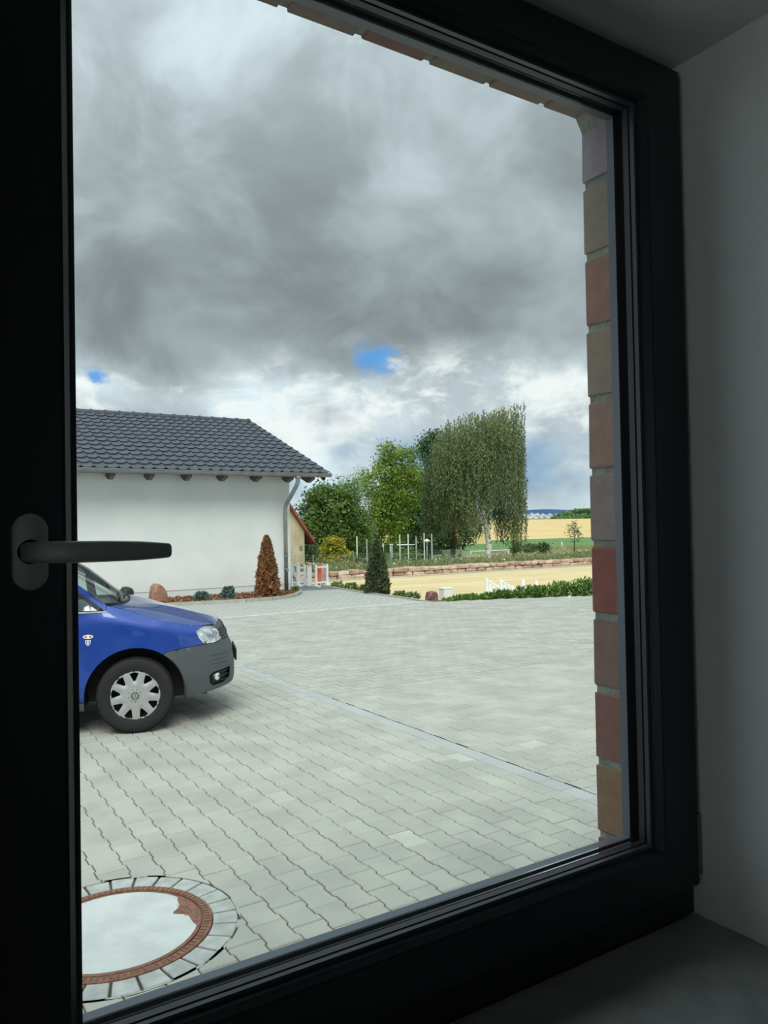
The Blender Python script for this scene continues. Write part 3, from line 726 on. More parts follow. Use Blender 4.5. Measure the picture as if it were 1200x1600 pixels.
# ================================================================== CAR
def _interp(t,pts):
    if t<=pts[0][0]: return pts[0][1]
    for (a,va),(b,vb) in zip(pts,pts[1:]):
        if t<=b:
            k=(t-a)/(b-a); k=k*k*(3-2*k)*.5+k*.5
            return va+(vb-va)*k
    return pts[-1][1]
PLAN=[(0.87,0.1),(0.87,0),(0.862,-.2),(0.835,-.4),(0.765,-.58),(0.64,-.715),(0.47,-.795),(0.2,-.845),(-.1,-.868),(-.5,-.885),(-1.2,-.895),(-1.9,-.897),(-2.6,-.895),(-3.2,-.875),(-3.42,-.83),(-3.5,-.74),(-3.53,-.5),(-3.535,0),(-3.535,.2)]
def _cat(P,n=24):
    out=[]
    for i in range(1,len(P)-2):
        p0,p1,p2,p3=P[i-1],P[i],P[i+1],P[i+2]
        for k in range(n):
            t=k/n
            out.append(tuple(.5*(2*b+(c-a)*t+(2*a-5*b+4*c-d)*t*t+(3*b-a-3*c+d)*t**3) for a,b,c,d in zip(p0,p1,p2,p3)))
    out.append(P[-2]); return out
PL=_cat(PLAN); SL=[0.]
for a,b in zip(PL,PL[1:]): SL.append(SL[-1]+math.hypot(b[0]-a[0],b[1]-a[1]))
SMAX=SL[-1]
def plan(s):
    s=min(max(s,0),SMAX-1e-6); i=min(bisect.bisect_right(SL,s)-1,len(PL)-2)
    k=(s-SL[i])/(SL[i+1]-SL[i]); a,b=PL[i],PL[i+1]
    return (a[0]+(b[0]-a[0])*k,a[1]+(b[1]-a[1])*k)
def s_of_x(x):   # on the flank
    lo,hi=.3,SMAX-.3
    for _ in range(40):
        m=(lo+hi)/2
        if plan(m)[0]>x: lo=m
        else: hi=m
    return lo
DSIDE=[(.18,.075),(.30,.03),(.45,.006),(.6,0),(.75,0),(.9,.012),(1.03,.035),(1.2,.075),(1.5,.15),(1.72,.235),(1.8,.30)]
DFRONT=[(.18,.06),(.25,.02),(.35,0),(.5,0),(.6,.02),(.7,.06),(.78,.10),(.86,.16),(.95,.26)]
ZSH=[(-.30,1.10),(-.24,1.085),(.16,.965),(.47,.895),(.62,.865),(.9,.85)]
def zshould(x): return _interp(x,ZSH)
def S(s,z,off=0.0):
    x,y=plan(s); a=plan(s-.03); b=plan(s+.03)
    tx,ty=b[0]-a[0],b[1]-a[1]; L=math.hypot(tx,ty); nx,ny=ty/L,-tx/L   # inward normal (right side)
    if s<.02: nx,ny=-1.,0.
    w=min(max((s-.35)/.75,0),1); w=w*w*(3-2*w)
    d=_interp(z,DFRONT)*(1-w)+_interp(z,DSIDE)*w
    if x>-.45:
        k=min(max((z-(zshould(x)-.12))/.12,0),1.3); f=min(1,(x+.45)/.2)
        d+=.055*k*k*w*f
    for cx in (0,-2.682):
        r=math.hypot(x-cx,z-.315)
        if r<.5 : d-=.012*max(0,1-(abs(r-.40)/.09))*w
    d-=off
    return (x+nx*d,y+ny*d,z)

sx = s_of_x
M_BLUE = mat('blue_paint', (.003, .045, .30, 1), .32, metal=.15, coat=1.0)
M_GREYP = mat('grey_bumper_plastic', rgb(77, 82, 85), .62, bump=.12, bscale=500)
M_BLKP = mat('black_plastic', rgb(26, 27, 28), .55)
M_DARKIN = mat('car_interior', rgb(160, 162, 160), .8)
M_CARGL = glass_mat('car_glass', (.80, .90, .86, 1), 1.85)
M_LENS = glass_mat('lamp_glass', (.95, .97, .98, 1), 1.4)
M_CHROME = mat('lamp_reflector', rgb(236, 238, 240), .3, metal=.45)
M_TYRE = mat('tyre_rubber', rgb(27, 27, 28), .75, bump=.4, bscale=300)
M_HUB = mat('silver_hubcap', rgb(182, 183, 183), .38, metal=.5)
M_WHITE = mat('white_gloss', rgb(235, 236, 234), .5)
M_ORANGE = mat('amber_lens', rgb(210, 120, 40), .4)
car = thing('car', 'blue delivery van with grey bumper and silver hubcaps parked in the yard', 'car', (2.018, 7.514, 0), R(-18))
def cpart(name, v, f, m, parent=None, smooth=True, sharp=None, mirror=True):
    par = parent or car
    o = mesh(name, v, f, m, par, smooth, world=False, sharp=sharp)
    if mirror: mesh(name, [(x, -y, z) for x, y, z in v], [tuple(q[::-1]) for q in f], m, par, smooth, world=False, sharp=sharp)
    return o
def panel(name, poly, m, holes=(), h=.035, off=0.0, gap=.002, mirror=True, parent=None):
    # poly given as (s, z), listed so that the patch faces out
    if area(poly) > 0: poly = poly[::-1]
    poly = shrink(poly[::-1], gap)
    V, T = cdt(poly, holes, h)
    return cpart(name, [S(s, z, off) for s, z in V], [t for t in T], m, parent, mirror=mirror)
def arch_pts(cx, a0, a1, r_=.402, n=26):
    return [(sx(cx+r_*math.cos(R(a0+(a1-a0)*k/n))), .315+r_*math.sin(R(a0+(a1-a0)*k/n))) for k in range(n+1)]
SD = sx(-.465)
seam = [(1.177, .668), (1.052, .686), (.956, .693)]
lampP = [(.920, .825), (.899, .759), (.843, .703), (.73, .699), (.564, .717), (.570, .781), (.641, .840), (.808, .845)]
shoulder = [(.830, .858), (.947, .872), (1.115, .905), (1.284, .945), (1.40, .988), (1.494, 1.030), (1.60, 1.058), (1.668, 1.075)]
fender = [(SD, .29)]+arch_pts(0, 183.5, 56)+seam+[(.845, .7025), (.899, .759), (.920, .825), (.808, .847)]+shoulder+[(1.672, 1.030), (SD, 1.035)]
panel('fender', fender, M_BLUE)
ra = [(sx(-2.682+.402*math.cos(R(a))), .315+.402*math.sin(R(a))) for a in np.linspace(183.5, -3.5, 30)]
D2 = sx(-1.53); SE = sx(-3.36)
door_p = [(SD, .29), (SD, 1.035), (D2, 1.035), (D2, .29)]
panel('door', door_p, M_BLUE)
panel('rear_side', [(D2, .29), (D2, 1.035), (SE, 1.035), (SE, .29)]+ra, M_BLUE)
panel('tailgate', [(SE, .62), (SE, 1.715), (SMAX, 1.715), (SMAX, .62)], M_BLUE, holes=[[(sx(-3.36)+.35, 1.08), (SMAX-.06, 1.08), (SMAX-.06, 1.55), (sx(-3.36)+.35, 1.55)]], h=.08)
panel('rear_bumper', [(SE, .26), (SE, .62), (SMAX, .62), (SMAX, .26)], M_GREYP, h=.08)
panel('sill', [(SD-.063, .21), (SD-.063, .286), (sx(-2.28), .286), (sx(-2.28), .21)], M_GREYP, h=.05)
bl = [(1.052, .238), (.93, .258), (.74, .285), (.586, .298), (.3, .305), (0, .305)]
fog = [(.808, .42), (.77, .445), (.714, .452), (.60, .458), (.501, .459), (.505, .41), (.518, .369), (.64, .335), (.765, .328), (.80, .36)]
bump_p = arch_pts(0, 56, -10)[::1]+bl+[(0, .70), (.3, .70), (.5, .704), (.564, .715), (.73, .697), (.843, .701), (.956, .693), (1.052, .686), (1.177, .668)]
panel('bumper', bump_p, M_GREYP, holes=[fog], h=.03)
panel('fog_recess', [(.30, .315), (.30, .50), (.86, .50), (.86, .315)], M_BLKP, off=-.03, gap=0)
for z in (.36, .40, .435):
    V = [S(s, z, -.012) for s in np.linspace(.53, .77, 9)]
    for sg in (1, -1): MB().tube([(x, y*sg, q) for x, y, q in V], .006, 6).build('grille_bar', M_BLKP, car, True, world=False)
fx, fy, fz = S(.70, .40, -.012)
for sg in (1, -1):
    b = MB(); c = Vector((fx, fy*sg, fz)); d = Vector((.75, -.55*sg, 0)).normalized()
    b.tube([c-d*.03, c, c+d*.004], [.036, .036, .028], 16); b.build('fog_lamp', M_CHROME, car, True, 40, world=False)
for z, s0, s1 in ((.602, .46, .79), (.560, .50, .79), (.525, .54, .795)):
    V = [S(s, z, -.002) for s in np.linspace(s0, s1, 12)]
    for sg in (1, -1): MB().tube([(x, y*sg, q) for x, y, q in V], .006, 6).build('bumper_rib', M_GREYP, car, True, world=False)
panel('grille', [(0, .704), (0, .833), (.3, .838), (.6, .845), (.632, .838), (.563, .781), (.557, .718), (.5, .707), (.3, .704)], M_GREYP)
for z in (.735, .765, .795):
    V = [S(s, z, .004) for s in np.linspace(0, .54, 14)]; W = [(x, -y, q) for x, y, q in V[::-1]]
    MB().tube(W+V[1:], .008, 6).build('grille_bar', M_BLKP, car, True, world=False)
# headlamps: bowl, reflectors, lens
panel('headlamp_bowl', lampP, M_CHROME, off=-.03, gap=-.004)
for (s, z, r_) in ((.79, .775, .050), (.655, .768, .046)):
    p = Vector(S(s, z, -.024)); q = Vector(S(s, z, 0)); d = (q-p).normalized()
    for sg in (1, -1):
        P_ = lambda k: Vector(((p+d*k).x, (p+d*k).y*sg, z))
        MB().tube([P_(.0), P_(.012), P_(.013), P_(.004)], [r_*1.05, r_*1.05, r_*.92, r_*.35], 18, False).build('reflector', M_CHROME, car, True, 30, world=False)
panel('headlamp', lampP, M_LENS, off=.001, gap=.002)
# bonnet, windscreen, roof as patches between four edge curves
def curve(P, n, f=None):
    P = [Vector(p) for p in P]; L = [0]
    for a, c in zip(P, P[1:]): L.append(L[-1]+(c-a).length)
    Q = [P[0]*2-P[1]]+P+[P[-1]*2-P[-2]]; out = []
    for k in range(n+1):
        d = L[-1]*k/n; i = min(max(bisect.bisect_right(L, d)-1, 0), len(P)-2); t = (d-L[i])/(L[i+1]-L[i])
        a, b_, c, e = Q[i:i+4]; out.append(.5*(2*b_+(c-a)*t+(2*a-5*b_+4*c-e)*t*t+(3*b_-a-3*c+e)*t**3))
    return out
def coons(front, back, cen, side, nu=18, nv=24):
    """front, back run centre to side; cen, side run front to back; returns both halves welded"""
    A, B, Cc, Dd = curve(front, nu), curve(back, nu), curve(cen, nv), curve(side, nv); G = []
    for j in range(nv+1):
        v = j/nv; row = []
        for i in range(nu+1):
            u = i/nu
            p = A[i]*(1-v)+B[i]*v+Cc[j]*(1-u)+Dd[j]*u-(A[0]*(1-u)*(1-v)+A[nu]*u*(1-v)+B[0]*(1-u)*v+B[nu]*u*v)
            row.append(p)
        G.append([Vector((p.x, -p.y, p.z)) for p in row[:0:-1]]+row)
    w = 2*nu+1
    return [p for r_ in G for p in r_], [(j*w+i, (j+1)*w+i, (j+1)*w+i+1, j*w+i+1) for j in range(nv) for i in range(w-1)]
hf = [S(s, z) for s, z in ((0, .835), (.3, .839), (.6, .848), (.83, .858))]
hs = [S(s, z) for s, z in shoulder]
hb = [(-.09, 0, 1.050), (-.105, -.3, 1.055), (-.15, -.55, 1.065), hs[-1]]
hc = [hf[0], (.66, 0, .868), (.483, 0, .921), (.305, 0, .970), (.1, 0, 1.013), hb[0]]
v, f = coons(hf, hb, hc, hs); cpart('bonnet', v, f, M_BLUE, mirror=False)
wl = [S(s, z) for s, z in ((1.676, 1.085), (1.83, 1.206), (1.977, 1.326), (2.30, 1.53), (2.66, 1.70))]
wb = [(-.10, 0, 1.052), (-.115, -.3, 1.057), (-.16, -.55, 1.068), wl[0]]
wt = [(-1.10, 0, 1.735), (-1.12, -.3, 1.73), (-1.16, -.5, 1.72), wl[-1]]
wc = [wb[0], (-.386, 0, 1.229), (-.637, 0, 1.392), (-.88, 0, 1.56), wt[0]]
v, f = coons(wb, wt, wc, wl); cpart('windscreen', v, f, M_CARGL, mirror=False)
v2 = [Vector(p)+Vector((.004, 0, .004)) for p in curve(wb, 16)]
MB().tube([(p.x, -p.y, p.z) for p in v2[:0:-1]]+v2, .011, 8).build('cowl', M_BLKP, car, True, world=False)
for y0, y1 in ((-.50, .12), (.10, .66)):
    MB().tube([(-.13, y0, 1.085), (-.155, (y0+y1)/2, 1.10), (-.20, y1, 1.125)], .007, 6).build('wiper', M_BLKP, car, True, world=False)
rs = [S(s, 1.715) for s in np.linspace(2.70, SE, 10)]
rs[0] = Vector(wl[-1])
rb = [(-3.40, 0, 1.77), (-3.39, -.3, 1.765), (-3.37, -.5, 1.745), rs[-1]]
v, f = coons(wt, rb, [wt[0], (-1.5, 0, 1.80), (-2.3, 0, 1.82), rb[0]], rs); cpart('roof', v, f, M_BLUE, mirror=False)
L1 = [(1.672, 1.030), (1.82, 1.147), (1.976, 1.263), (2.25, 1.45), (2.47, 1.58), (2.62, 1.635)]
L2 = [(2.66, 1.71), (2.30, 1.535), (1.977, 1.330), (1.83, 1.209), (1.676, 1.085)]
panel('pillar', L1+[(SE, 1.635), (SE, 1.715)]+L2, M_BLUE, gap=.0)
qw = [(1.912, 1.046), (1.735, 1.040), (1.83, 1.120), (1.937, 1.200)]
trim = [(1.672, 1.026), (SE, 1.030), (SE, 1.637)]+L1[::-1][:-1]
w1 = [(2.00, 1.06), (2.02, 1.262), (2.26, 1.425), (2.48, 1.555), (2.62, 1.61), (D2-.06, 1.61), (D2-.06, 1.06)]
w2 = [(D2+.05, 1.06), (D2+.05, 1.61), (sx(-2.45), 1.61), (sx(-2.45), 1.06)]
w3 = [(sx(-2.52), 1.06), (sx(-2.52), 1.61), (SE-.06, 1.61), (SE-.02, 1.06)]
panel('window_trim', trim, M_BLKP, holes=[qw, w1, w2, w3], gap=.0, off=.003, h=.05)
panel('quarter_window', qw, M_CARGL, gap=-.002, off=.001)
for q in (w1, w2, w3): panel('side_window', q, M_CARGL, gap=-.002, off=.0, h=.08)
panel('rear_window', [(sx(-3.36)+.35, 1.08), (SMAX, 1.08), (SMAX, 1.55), (sx(-3.36)+.35, 1.55)], M_CARGL, gap=-.002, h=.1)
panel('belt_trim', [(1.660, 1.022), (1.668, 1.034), (SD+.4, 1.042), (SD+.4, 1.030)], M_ZINC, gap=0, off=.006)
panel('side_moulding', [(SD+.006, .60), (SD+.006, .64), (D2-.01, .64), (D2-.01, .60)], M_BLKP, gap=0, off=.010)
panel('door_handle', [(D2-.24, .88), (D2-.24, .93), (D2-.06, .93), (D2-.06, .88)], M_BLKP, gap=0, off=.02)
# side repeater and shield badge
def ell(s, z, a, c, n=20): return [(s+a*math.cos(2*PI*k/n), z+c*math.sin(2*PI*k/n)) for k in range(n)]
panel('side_repeater', [(1.811+x_, .833+z_) for x_, z_ in ell(0, 0, .040, .017)], M_WHITE, off=.006, gap=0, h=.012)
for ds in (-.018, .018): panel('repeater_bulb', ell(1.811+ds, .833, .012, .009, 12), M_ORANGE, off=.008, gap=0, h=.01)
sh = [(-.021, .020), (.021, .020), (.021, -.004), (.012, -.020), (0, -.028), (-.012, -.020), (-.021, -.004)]
panel('badge_rim', [(1.812+a, .786+c) for a, c in sh], M_WHITE, off=.006, gap=0, h=.012)
panel('badge_shield', [(1.812+a*.74, .786+c*.74) for a, c in sh], mat('badge_blue', rgb(40, 70, 140), .4), off=.008, gap=0, h=.012)
panel('badge_tower', [(1.812+a, .786+c) for a, c in ((-.008, -.012), (.008, -.012), (.006, .004), (.010, .008), (.004, .008), (.0, .013), (-.004, .008), (-.010, .008), (-.006, .004))], M_WHITE, off=.0095, gap=0, h=.008)
# number plate, mirrors
MB().box(.868, .884, -.26, .26, .468, .578, .003).build('number_plate_holder', M_BLKP, car, world=False)
MB().box(.8835, .8865, -.255, .255, .474, .572, .001).build('number_plate', M_WHITE, car, world=False)
def mirror(x, y, z, sg):
    b = bmesh.new(); bmesh.ops.create_uvsphere(b, u_segments=20, v_segments=12, radius=1)
    for q in b.verts:
        c = q.co; k = 1 if c.x > 0 else .55
        q.co = (x+c.x*.095*k, y+sg*(abs(c.y)**.8)*math.copysign(.125, c.y), z+(abs(c.z)**.75)*math.copysign(.075, c.z))
    b.verts.index_update(); o = mesh('mirror', [q.co.copy() for q in b.verts], [[q.index for q in f_.verts] for f_ in b.faces], M_BLKP, car, True, world=False); b.free()
    MB().tube([(x-.03, y-sg*.1, z-.02), (x-.08, sg*.80, z-.05)], .025, 8).build('mirror_arm', M_BLKP, car, True, world=False)
mirror(-.20, 1.00, 1.035, 1); mirror(-.80, -1.02, 1.12, -1)
# underbody, wheel wells, cabin
b = MB(); b.box(-3.40, .60, -.50, .50, .22, .50); b.box(-2.28, -.42, -.80, .80, .22, .40); b.box(.40, .66, -.62, .62, .30, .66); b.build('underbody', M_BLKP, car, world=False)
def well(cx):
    for sg in (1, -1):
        v = []; n = 24
        for y in (.845, .52):
            v += [(cx+.412*math.cos(R(-12+204*k/n)), sg*y, .315+.412*math.sin(R(-12+204*k/n))) for k in range(n+1)]
        f = [(k, k+1, n+2+k, n+1+k) for k in range(n)]+[tuple(range(n+1, 2*n+2))]
        mesh('wheel_well', v, f, M_BLKP, car, True, world=False, sharp=40)
well(0); well(-2.682)
b = MB(); b.box(-.75, -.30, -.70, .70, .80, 1.02, .03); b.build('dashboard', M_DARKIN, car, world=False)
for y in (-.38, .38):
    b = MB(); b.box(-1.65, -1.15, y-.25, y+.25, .55, .75, .05); b.box(-1.75, -1.58, y-.24, y+.24, .72, 1.30, .05); b.box(-1.74, -1.62, y-.13, y+.13, 1.33, 1.52, .04); b.build('seat', M_DARKIN, car, world=False)
MB().tube([(-.98+.06*math.sin(a), .38+.18*math.cos(a), 1.02+.16*math.sin(a)) for a in np.linspace(0, 2*PI, 25)], .014, 8, False).build('steering_wheel', M_BLKP, car, True, world=False)
MB().box(-3.3, -.4, -.78, .78, .42, .47).build('cabin_floor', M_DARKIN, car, world=False)
# wheels
def wheel(x, sg):
    w = thing('wheel', None, None, (x, sg*.765, .317)); w.parent = car
    s = sg
    prof = [(.196, -.085), (.225, -.098), (.262, -.100), (.290, -.096), (.306, -.086), (.3155, -.07), (.317, -.05), (.317, .05), (.3155, .07), (.306, .086), (.290, .096), (.262, .100), (.225, .098), (.196, .085), (.19, .02), (.19, -.02), (.196, -.085)]
    MB().lathe([(r_, h*.98) for r_, h in prof], 64, (0, 0, 0), 'y').build('tyre', M_TYRE, w, True, 50, world=False)
    b = MB()
    for k in range(80):                                            # tread blocks on the shoulder
        a = 2*PI*k/80; c_, s_ = math.cos(a), math.sin(a)
        for h0, h1 in ((.062, .089), (-.089, -.062)):
            v = [(r_*math.cos(a+da), h, r_*math.sin(a+da)) for r_, h in ((.3175 if h1 < .07 and h0 > 0 else .316, h0), (.311, h1)) for da in (-.022, .022)]
            b.add(v, [(0, 1, 3, 2)])
    b.build('tread', M_TYRE, w, world=False, kind='stuff')
    MB().lathe([(0, .01*s), (.19, .01*s), (.2, .03*s)], 32, (0, 0, 0), 'y').build('rim', M_BLKP, w, True, world=False)
    outer_c = [(.212*math.cos(2*PI*k/72), .212*math.sin(2*PI*k/72)) for k in range(72)]; holes = []
    for k in range(9):
        a = 2*PI*k/9+R(12); hole = []
        for r_, da in ((.122, -.06), (.122, .06), (.165, .165), (.189, .19), (.196, 0), (.189, -.19), (.165, -.165)):
            hole.append((r_*math.cos(a+da), r_*math.sin(a+da)))
        holes.append(hole)
    V, T = cdt(outer_c, holes, .014)
    def hz(x_, z_):
        r_ = math.hypot(x_, z_); a = (math.atan2(z_, x_)-R(12))*9/(2*PI); k = abs((a % 1)-.5)*2     # 0 mid-spoke, 1 at a hole
        h = .094-.012*max(0, (r_-.13)/.08)**2
        if .09 < r_ < .20: h -= .014*k*math.sin((r_-.09)/.11*PI)
        if r_ > .198: h = .090-(r_-.198)*.6
        if r_ < .05: h += .004
        return h*s
    mesh('hubcap', [(x_, hz(x_, z_), z_) for x_, z_ in V], T, M_HUB, w, True, world=False)
    hub = w.children[-1] if len(w.children) else None
    # round emblem: ring with V over W
    y = .1005*s; em = MB()
    em.tube([(.030*math.cos(a), y, .030*math.sin(a)) for a in np.linspace(0, 2*PI, 29)], .0035, 6, False)
    for P in (((-.013, .025), (0, .004), (.013, .025)), ((-.026, .010), (-.013, -.024), (0, .0), (.013, -.024), (.026, .010))):
        em.tube([(a, y, c) for a, c in P], .0032, 6)
    em.build('emblem', mat('emblem_grey', rgb(96, 98, 100), .4, metal=.4), w, True, world=False)
    for k in range(9):
        a = 2*PI*k/9+R(32); MB().lathe([(0, 0), (.004, 0), (.004, .002*s), (0, .002*s)], 8, (.052*math.cos(a), .0945*s, .052*math.sin(a)), 'y').build('bolt_mark', M_BLKP, w, world=False)
for x in (0, -2.682):
    for sg in (-1, 1): wheel(x, sg)
# ================================================================== RIDING ARENA AND STONE WALL
M_SANDF = mat('arena_sand', rgb(216, 196, 150), .95, col2=rgb(200, 180, 136), scale=.8, bump=.4, bscale=40, stretch=(.4, 2.2, 1))
ZA = -.30; WY = 25.8
arena = MB().box(6, 75, 8, WY+.3, -.6, ZA).build('sand_arena', M_SANDF, kind='structure'); tag(arena, 'pale sand riding arena beyond the yard', 'arena')
MB().box(10.9, 60, WY-.30, WY-.16, ZA-.1, ZA+.05, .01).build('trim_6', mat('arena_edge', rgb(176, 172, 160), .9), kind='structure')
M_ST = [mat('wall_stone_%d' % i, rgb(*c), .92, col2=rgb(c[0]-26, c[1]-26, c[2]-24), scale=4, bump=.7, bscale=25) for i, c in enumerate([(200, 176, 156), (190, 160, 140), (208, 188, 164), (194, 170, 152), (180, 150, 132)])]
sw = thing('stone_wall', 'low dry wall of red sandstone blocks behind the sand arena', 'wall', (20, WY, ZA))
g = random.Random(9)
for row in range(2):
    x = 11.6+.2*row; z0 = ZA+.0+.18*row
    while x < 34:
        L = g.uniform(.36, .68); hgt = .185+g.uniform(-.02, .025); dy = g.uniform(-.05, .05)
        bm = MB().box(x+.016, x+L-.016, WY-.12+dy, WY+.35, z0, z0+hgt-.012, .045)
        V = [(a+g.uniform(-.02, .02), b_+g.uniform(-.022, .022), c+g.uniform(-.02, .02)*(1 if c > ZA+.05 else 0)) for a, b_, c in bm.v]
        mesh('stone', V, bm.f, M_ST[g.randrange(5)], sw); x += L
# ================================================================== LAND
def zland(w): 
    z = .04-min(w, 25)/25.0
    if w > 80: k = min((w-80)/134, 1.25); z += 4.25*(k*k*(3-2*k) if k < 1 else 1-(k-1)*1.0)
    return z
def land(name, label, cat, w0, w1, m, nw, t0=-.6, t1=2.6, dz=0.0):
    ws = [w0+(w1-w0)*k/nw for k in range(nw+1)]; ts = [t0+(t1-t0)*k/40 for k in range(41)]
    v = []
    for w in ws:
        Y = WY+.2+w
        for t_ in ts: v.append((t_*Y, Y, zland(w)+dz+.25*math.sin(t_*3+w*.02)*min(1, max(0, w-40)/80)))
    o = mesh(name, v, [(j*41+i, j*41+i+1, (j+1)*41+i+1, (j+1)*41+i) for j in range(nw) for i in range(40)], m, smooth=True, kind='structure')
    return tag(o, label, cat)
M_MEAD = mat('meadow', rgb(112, 124, 76), .95, col2=rgb(136, 138, 92), scale=.5, bump=.6, bscale=8)
land('meadow', 'grassy sports ground behind the stone wall', 'meadow', 0, 32, M_MEAD, 16)
land('green_field', 'green crop field beyond the sports ground', 'field', 32, 80, mat('crop_green', rgb(84, 122, 66), .95, col2=rgb(100, 134, 74), scale=.12, bump=.5, bscale=2), 10)
land('wheat_field', 'golden ripe wheat field rising to the skyline', 'field', 80, 225, mat('wheat', rgb(214, 188, 132), .95, col2=rgb(202, 176, 120), scale=.05, stretch=(1, 3, 1)), 18)
land('far_field', 'pale stubble field below the far village', 'field', 225, 320, mat('stubble', rgb(214, 196, 150), .95), 6)
M_HAZE_FOREST = mat('hazed_forest', rgb(76, 102, 142), 1.0, col2=rgb(68, 94, 130), scale=.004, spec=0)  # woodland colour shifted to blue, distance haze put into the base colour
def ridge(name, label, Y, prof, m, zb, rough=0, cat='hill', thick=300):
    v = []; n = len(prof); g = random.Random(2)
    for px, py in prof:
        p = at(px, py, Y); p.z += g.uniform(-rough, rough); v += [(p.x, p.y-thick, zb), (p.x, p.y, p.z), (p.x, p.y+thick, zb)]
    return tag(mesh(name, v, [q for i in range(n-1) for q in ((3*i, 3*i+3, 3*i+4, 3*i+1), (3*i+1, 3*i+4, 3*i+5, 3*i+2))], m, smooth=True, kind='structure'), label, cat)
ridge('hills', 'long wooded hill on the horizon, haze blue put into its colour', 2600, [(430, 815), (560, 806), (680, 802), (760, 800), (800, 799.5), (830, 796.5), (855, 795.5), (880, 796.5), (905, 797.5), (960, 800), (1100, 806), (1300, 812)], M_HAZE_FOREST, -20, 0)
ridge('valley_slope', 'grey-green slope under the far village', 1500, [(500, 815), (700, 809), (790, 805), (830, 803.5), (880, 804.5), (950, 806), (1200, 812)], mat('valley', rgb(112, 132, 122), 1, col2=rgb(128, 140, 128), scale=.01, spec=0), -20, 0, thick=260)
M_VIL = mat('far_render', rgb(236, 238, 238), .9); M_VROOF = mat('far_roof', rgb(176, 150, 140), .9)
g = random.Random(5)
for i in range(26):
    px = 812+i*3.1+g.uniform(-1, 1); Y = 1488-(i % 3)*22-g.uniform(0, 5); x = at(px, 806, Y).x; zt = at(px, np.interp(px, [790, 830, 880, 950], [805, 803.5, 804.5, 806]), 1500).z
    z0 = zt-(1500-Y)/260*(zt+20); w, h = g.uniform(5, 8.5), g.uniform(4.5, 6.5)
    t_ = thing('village_house', 'tiny white house of the village below the haze-blue hill', 'house', (x, Y, z0), group='far village houses')
    MB().box(x-w/2, x+w/2, Y-4, Y+4, z0-1.2, z0+h*.6).build('wall', M_VIL, t_)
    z = z0+h*.6; mesh('roof', [(x-w/2, Y-4, z), (x+w/2, Y-4, z), (x+w/2, Y+4, z), (x-w/2, Y+4, z), (x-w/2, Y, z+h*.4), (x+w/2, Y, z+h*.4)], [(0, 1, 5, 4), (2, 3, 4, 5), (0, 4, 3), (1, 2, 5)], M_VROOF, t_)
# wooded hill at the right
hl_ = thing('wooded_hill', 'rounded green wooded hill at the right end of the wheat field', 'hill', tuple(at(900, 812, 290)))
P_ = []; g2 = np.random.default_rng(8)
top = [(862, 810), (872, 806), (884, 801.5), (896, 798), (908, 796), (920, 795), (960, 793.5), (1010, 796), (1060, 806)]
for _ in range(9000):
    px = g2.uniform(862, 1060); ty = np.interp(px, [q[0] for q in top], [q[1] for q in top]); py = ty+(814-ty)*g2.random()**.8
    d = ray(px, py); Y = 282+26*g2.random()+ (814-py)*1.5; p = CAM+d*(Y/d.y); P_.append(tuple(p))
v, f, t = leaves(P_, 2.4, .8, seed=21); leaf_mesh('tree_cover', v, f, t, mat('hill_trees', rgb(98, 128, 74), .9, tone=.32, trans=.15), hl_)
vv = []
for px, py in top: 
    p = at(px, py+2.0, 300); vv += [(p.x, p.y, p.z), (p.x, p.y+4, -5)]
mesh('slope', vv, [(2*i, 2*i+2, 2*i+3, 2*i+1) for i in range(len(top)-1)], mat('hill_ground', rgb(70, 92, 58), 1, spec=0), hl_)

# ================================================================== TREES
def zg(p): return zland(max(0, p[1]-WY-.2))
def tree(name, label, Y, base_px, blobs, n, lsize, m, bark, trunk_r=.16, clumps=140, sig=.32, seed=1, cat='tree', trunks=None, asp=.6, ndrop=0, group=None):
    """blobs: (px, py, rx_px, ry_px) outlines read at distance Y; depth of each taken as its width"""
    b0 = at(base_px, 870, Y); base = Vector((b0.x, Y, zg((0, Y)))); g = np.random.default_rng(seed)
    t_ = thing(name, label, cat, tuple(base), group=group); k = depth(at(base_px, 800, Y))/F_PX
    B = []
    for px, py, rx, ry in blobs:
        c = at(px, py, Y); B.append((c, rx*k, min(rx, 46)*k*.85, ry*k))
    wts = np.array([q[1]*q[3] for q in B]); wts /= wts.sum(); pos = []; nr = []
    per = max(1, n//clumps)
    for _ in range(clumps):
        c, rx, ry, rz = B[g.choice(len(B), p=wts)]
        d = g.normal(size=3); d /= np.linalg.norm(d); s = .55+.45*g.random()**.45
        o = np.array([c.x+d[0]*rx*s, c.y+d[1]*ry*s, c.z+d[2]*rz*s])
        q = o+g.normal(size=(per, 3))*sig*np.array([1, 1, .75]); pos.append(q); nr.append(np.repeat((d*.6+np.array([0, 0, .5]))[None], per, 0))
    pos = np.concatenate(pos); nr = np.concatenate(nr); pos[:, 2] = np.maximum(pos[:, 2], base.z+.1)
    v, f, tn = leaves(pos, lsize, asp, seed=seed+1, nrm=nr); leaf_mesh('foliage', v, f, tn, m, t_)
    top = max(B, key=lambda q: q[0].z+q[3])[0]; low = min(B, key=lambda q: q[0].z)[0]
    tb = MB(); mid = (base+Vector((top.x, Y, top.z)))/2+Vector((.1, 0, 0))
    tb.tube([base-Vector((0, 0, .1)), base.lerp(mid, .5), mid, Vector((top.x, Y, top.z))], [trunk_r*1.25, trunk_r, trunk_r*.7, trunk_r*.2], 9)
    tb.build('trunk', bark, t_, True)
    for c, rx, ry, rz in B:
        st_ = base.lerp(mid, .6+.35*random.random()); e = Vector((c.x, c.y, c.z+rz*.3)); MB().tube([st_, st_.lerp(e, .5)+Vector((0, 0, .15)), e], [trunk_r*.4, trunk_r*.25, trunk_r*.08], 6).build('branch', bark, t_, True)
    return t_
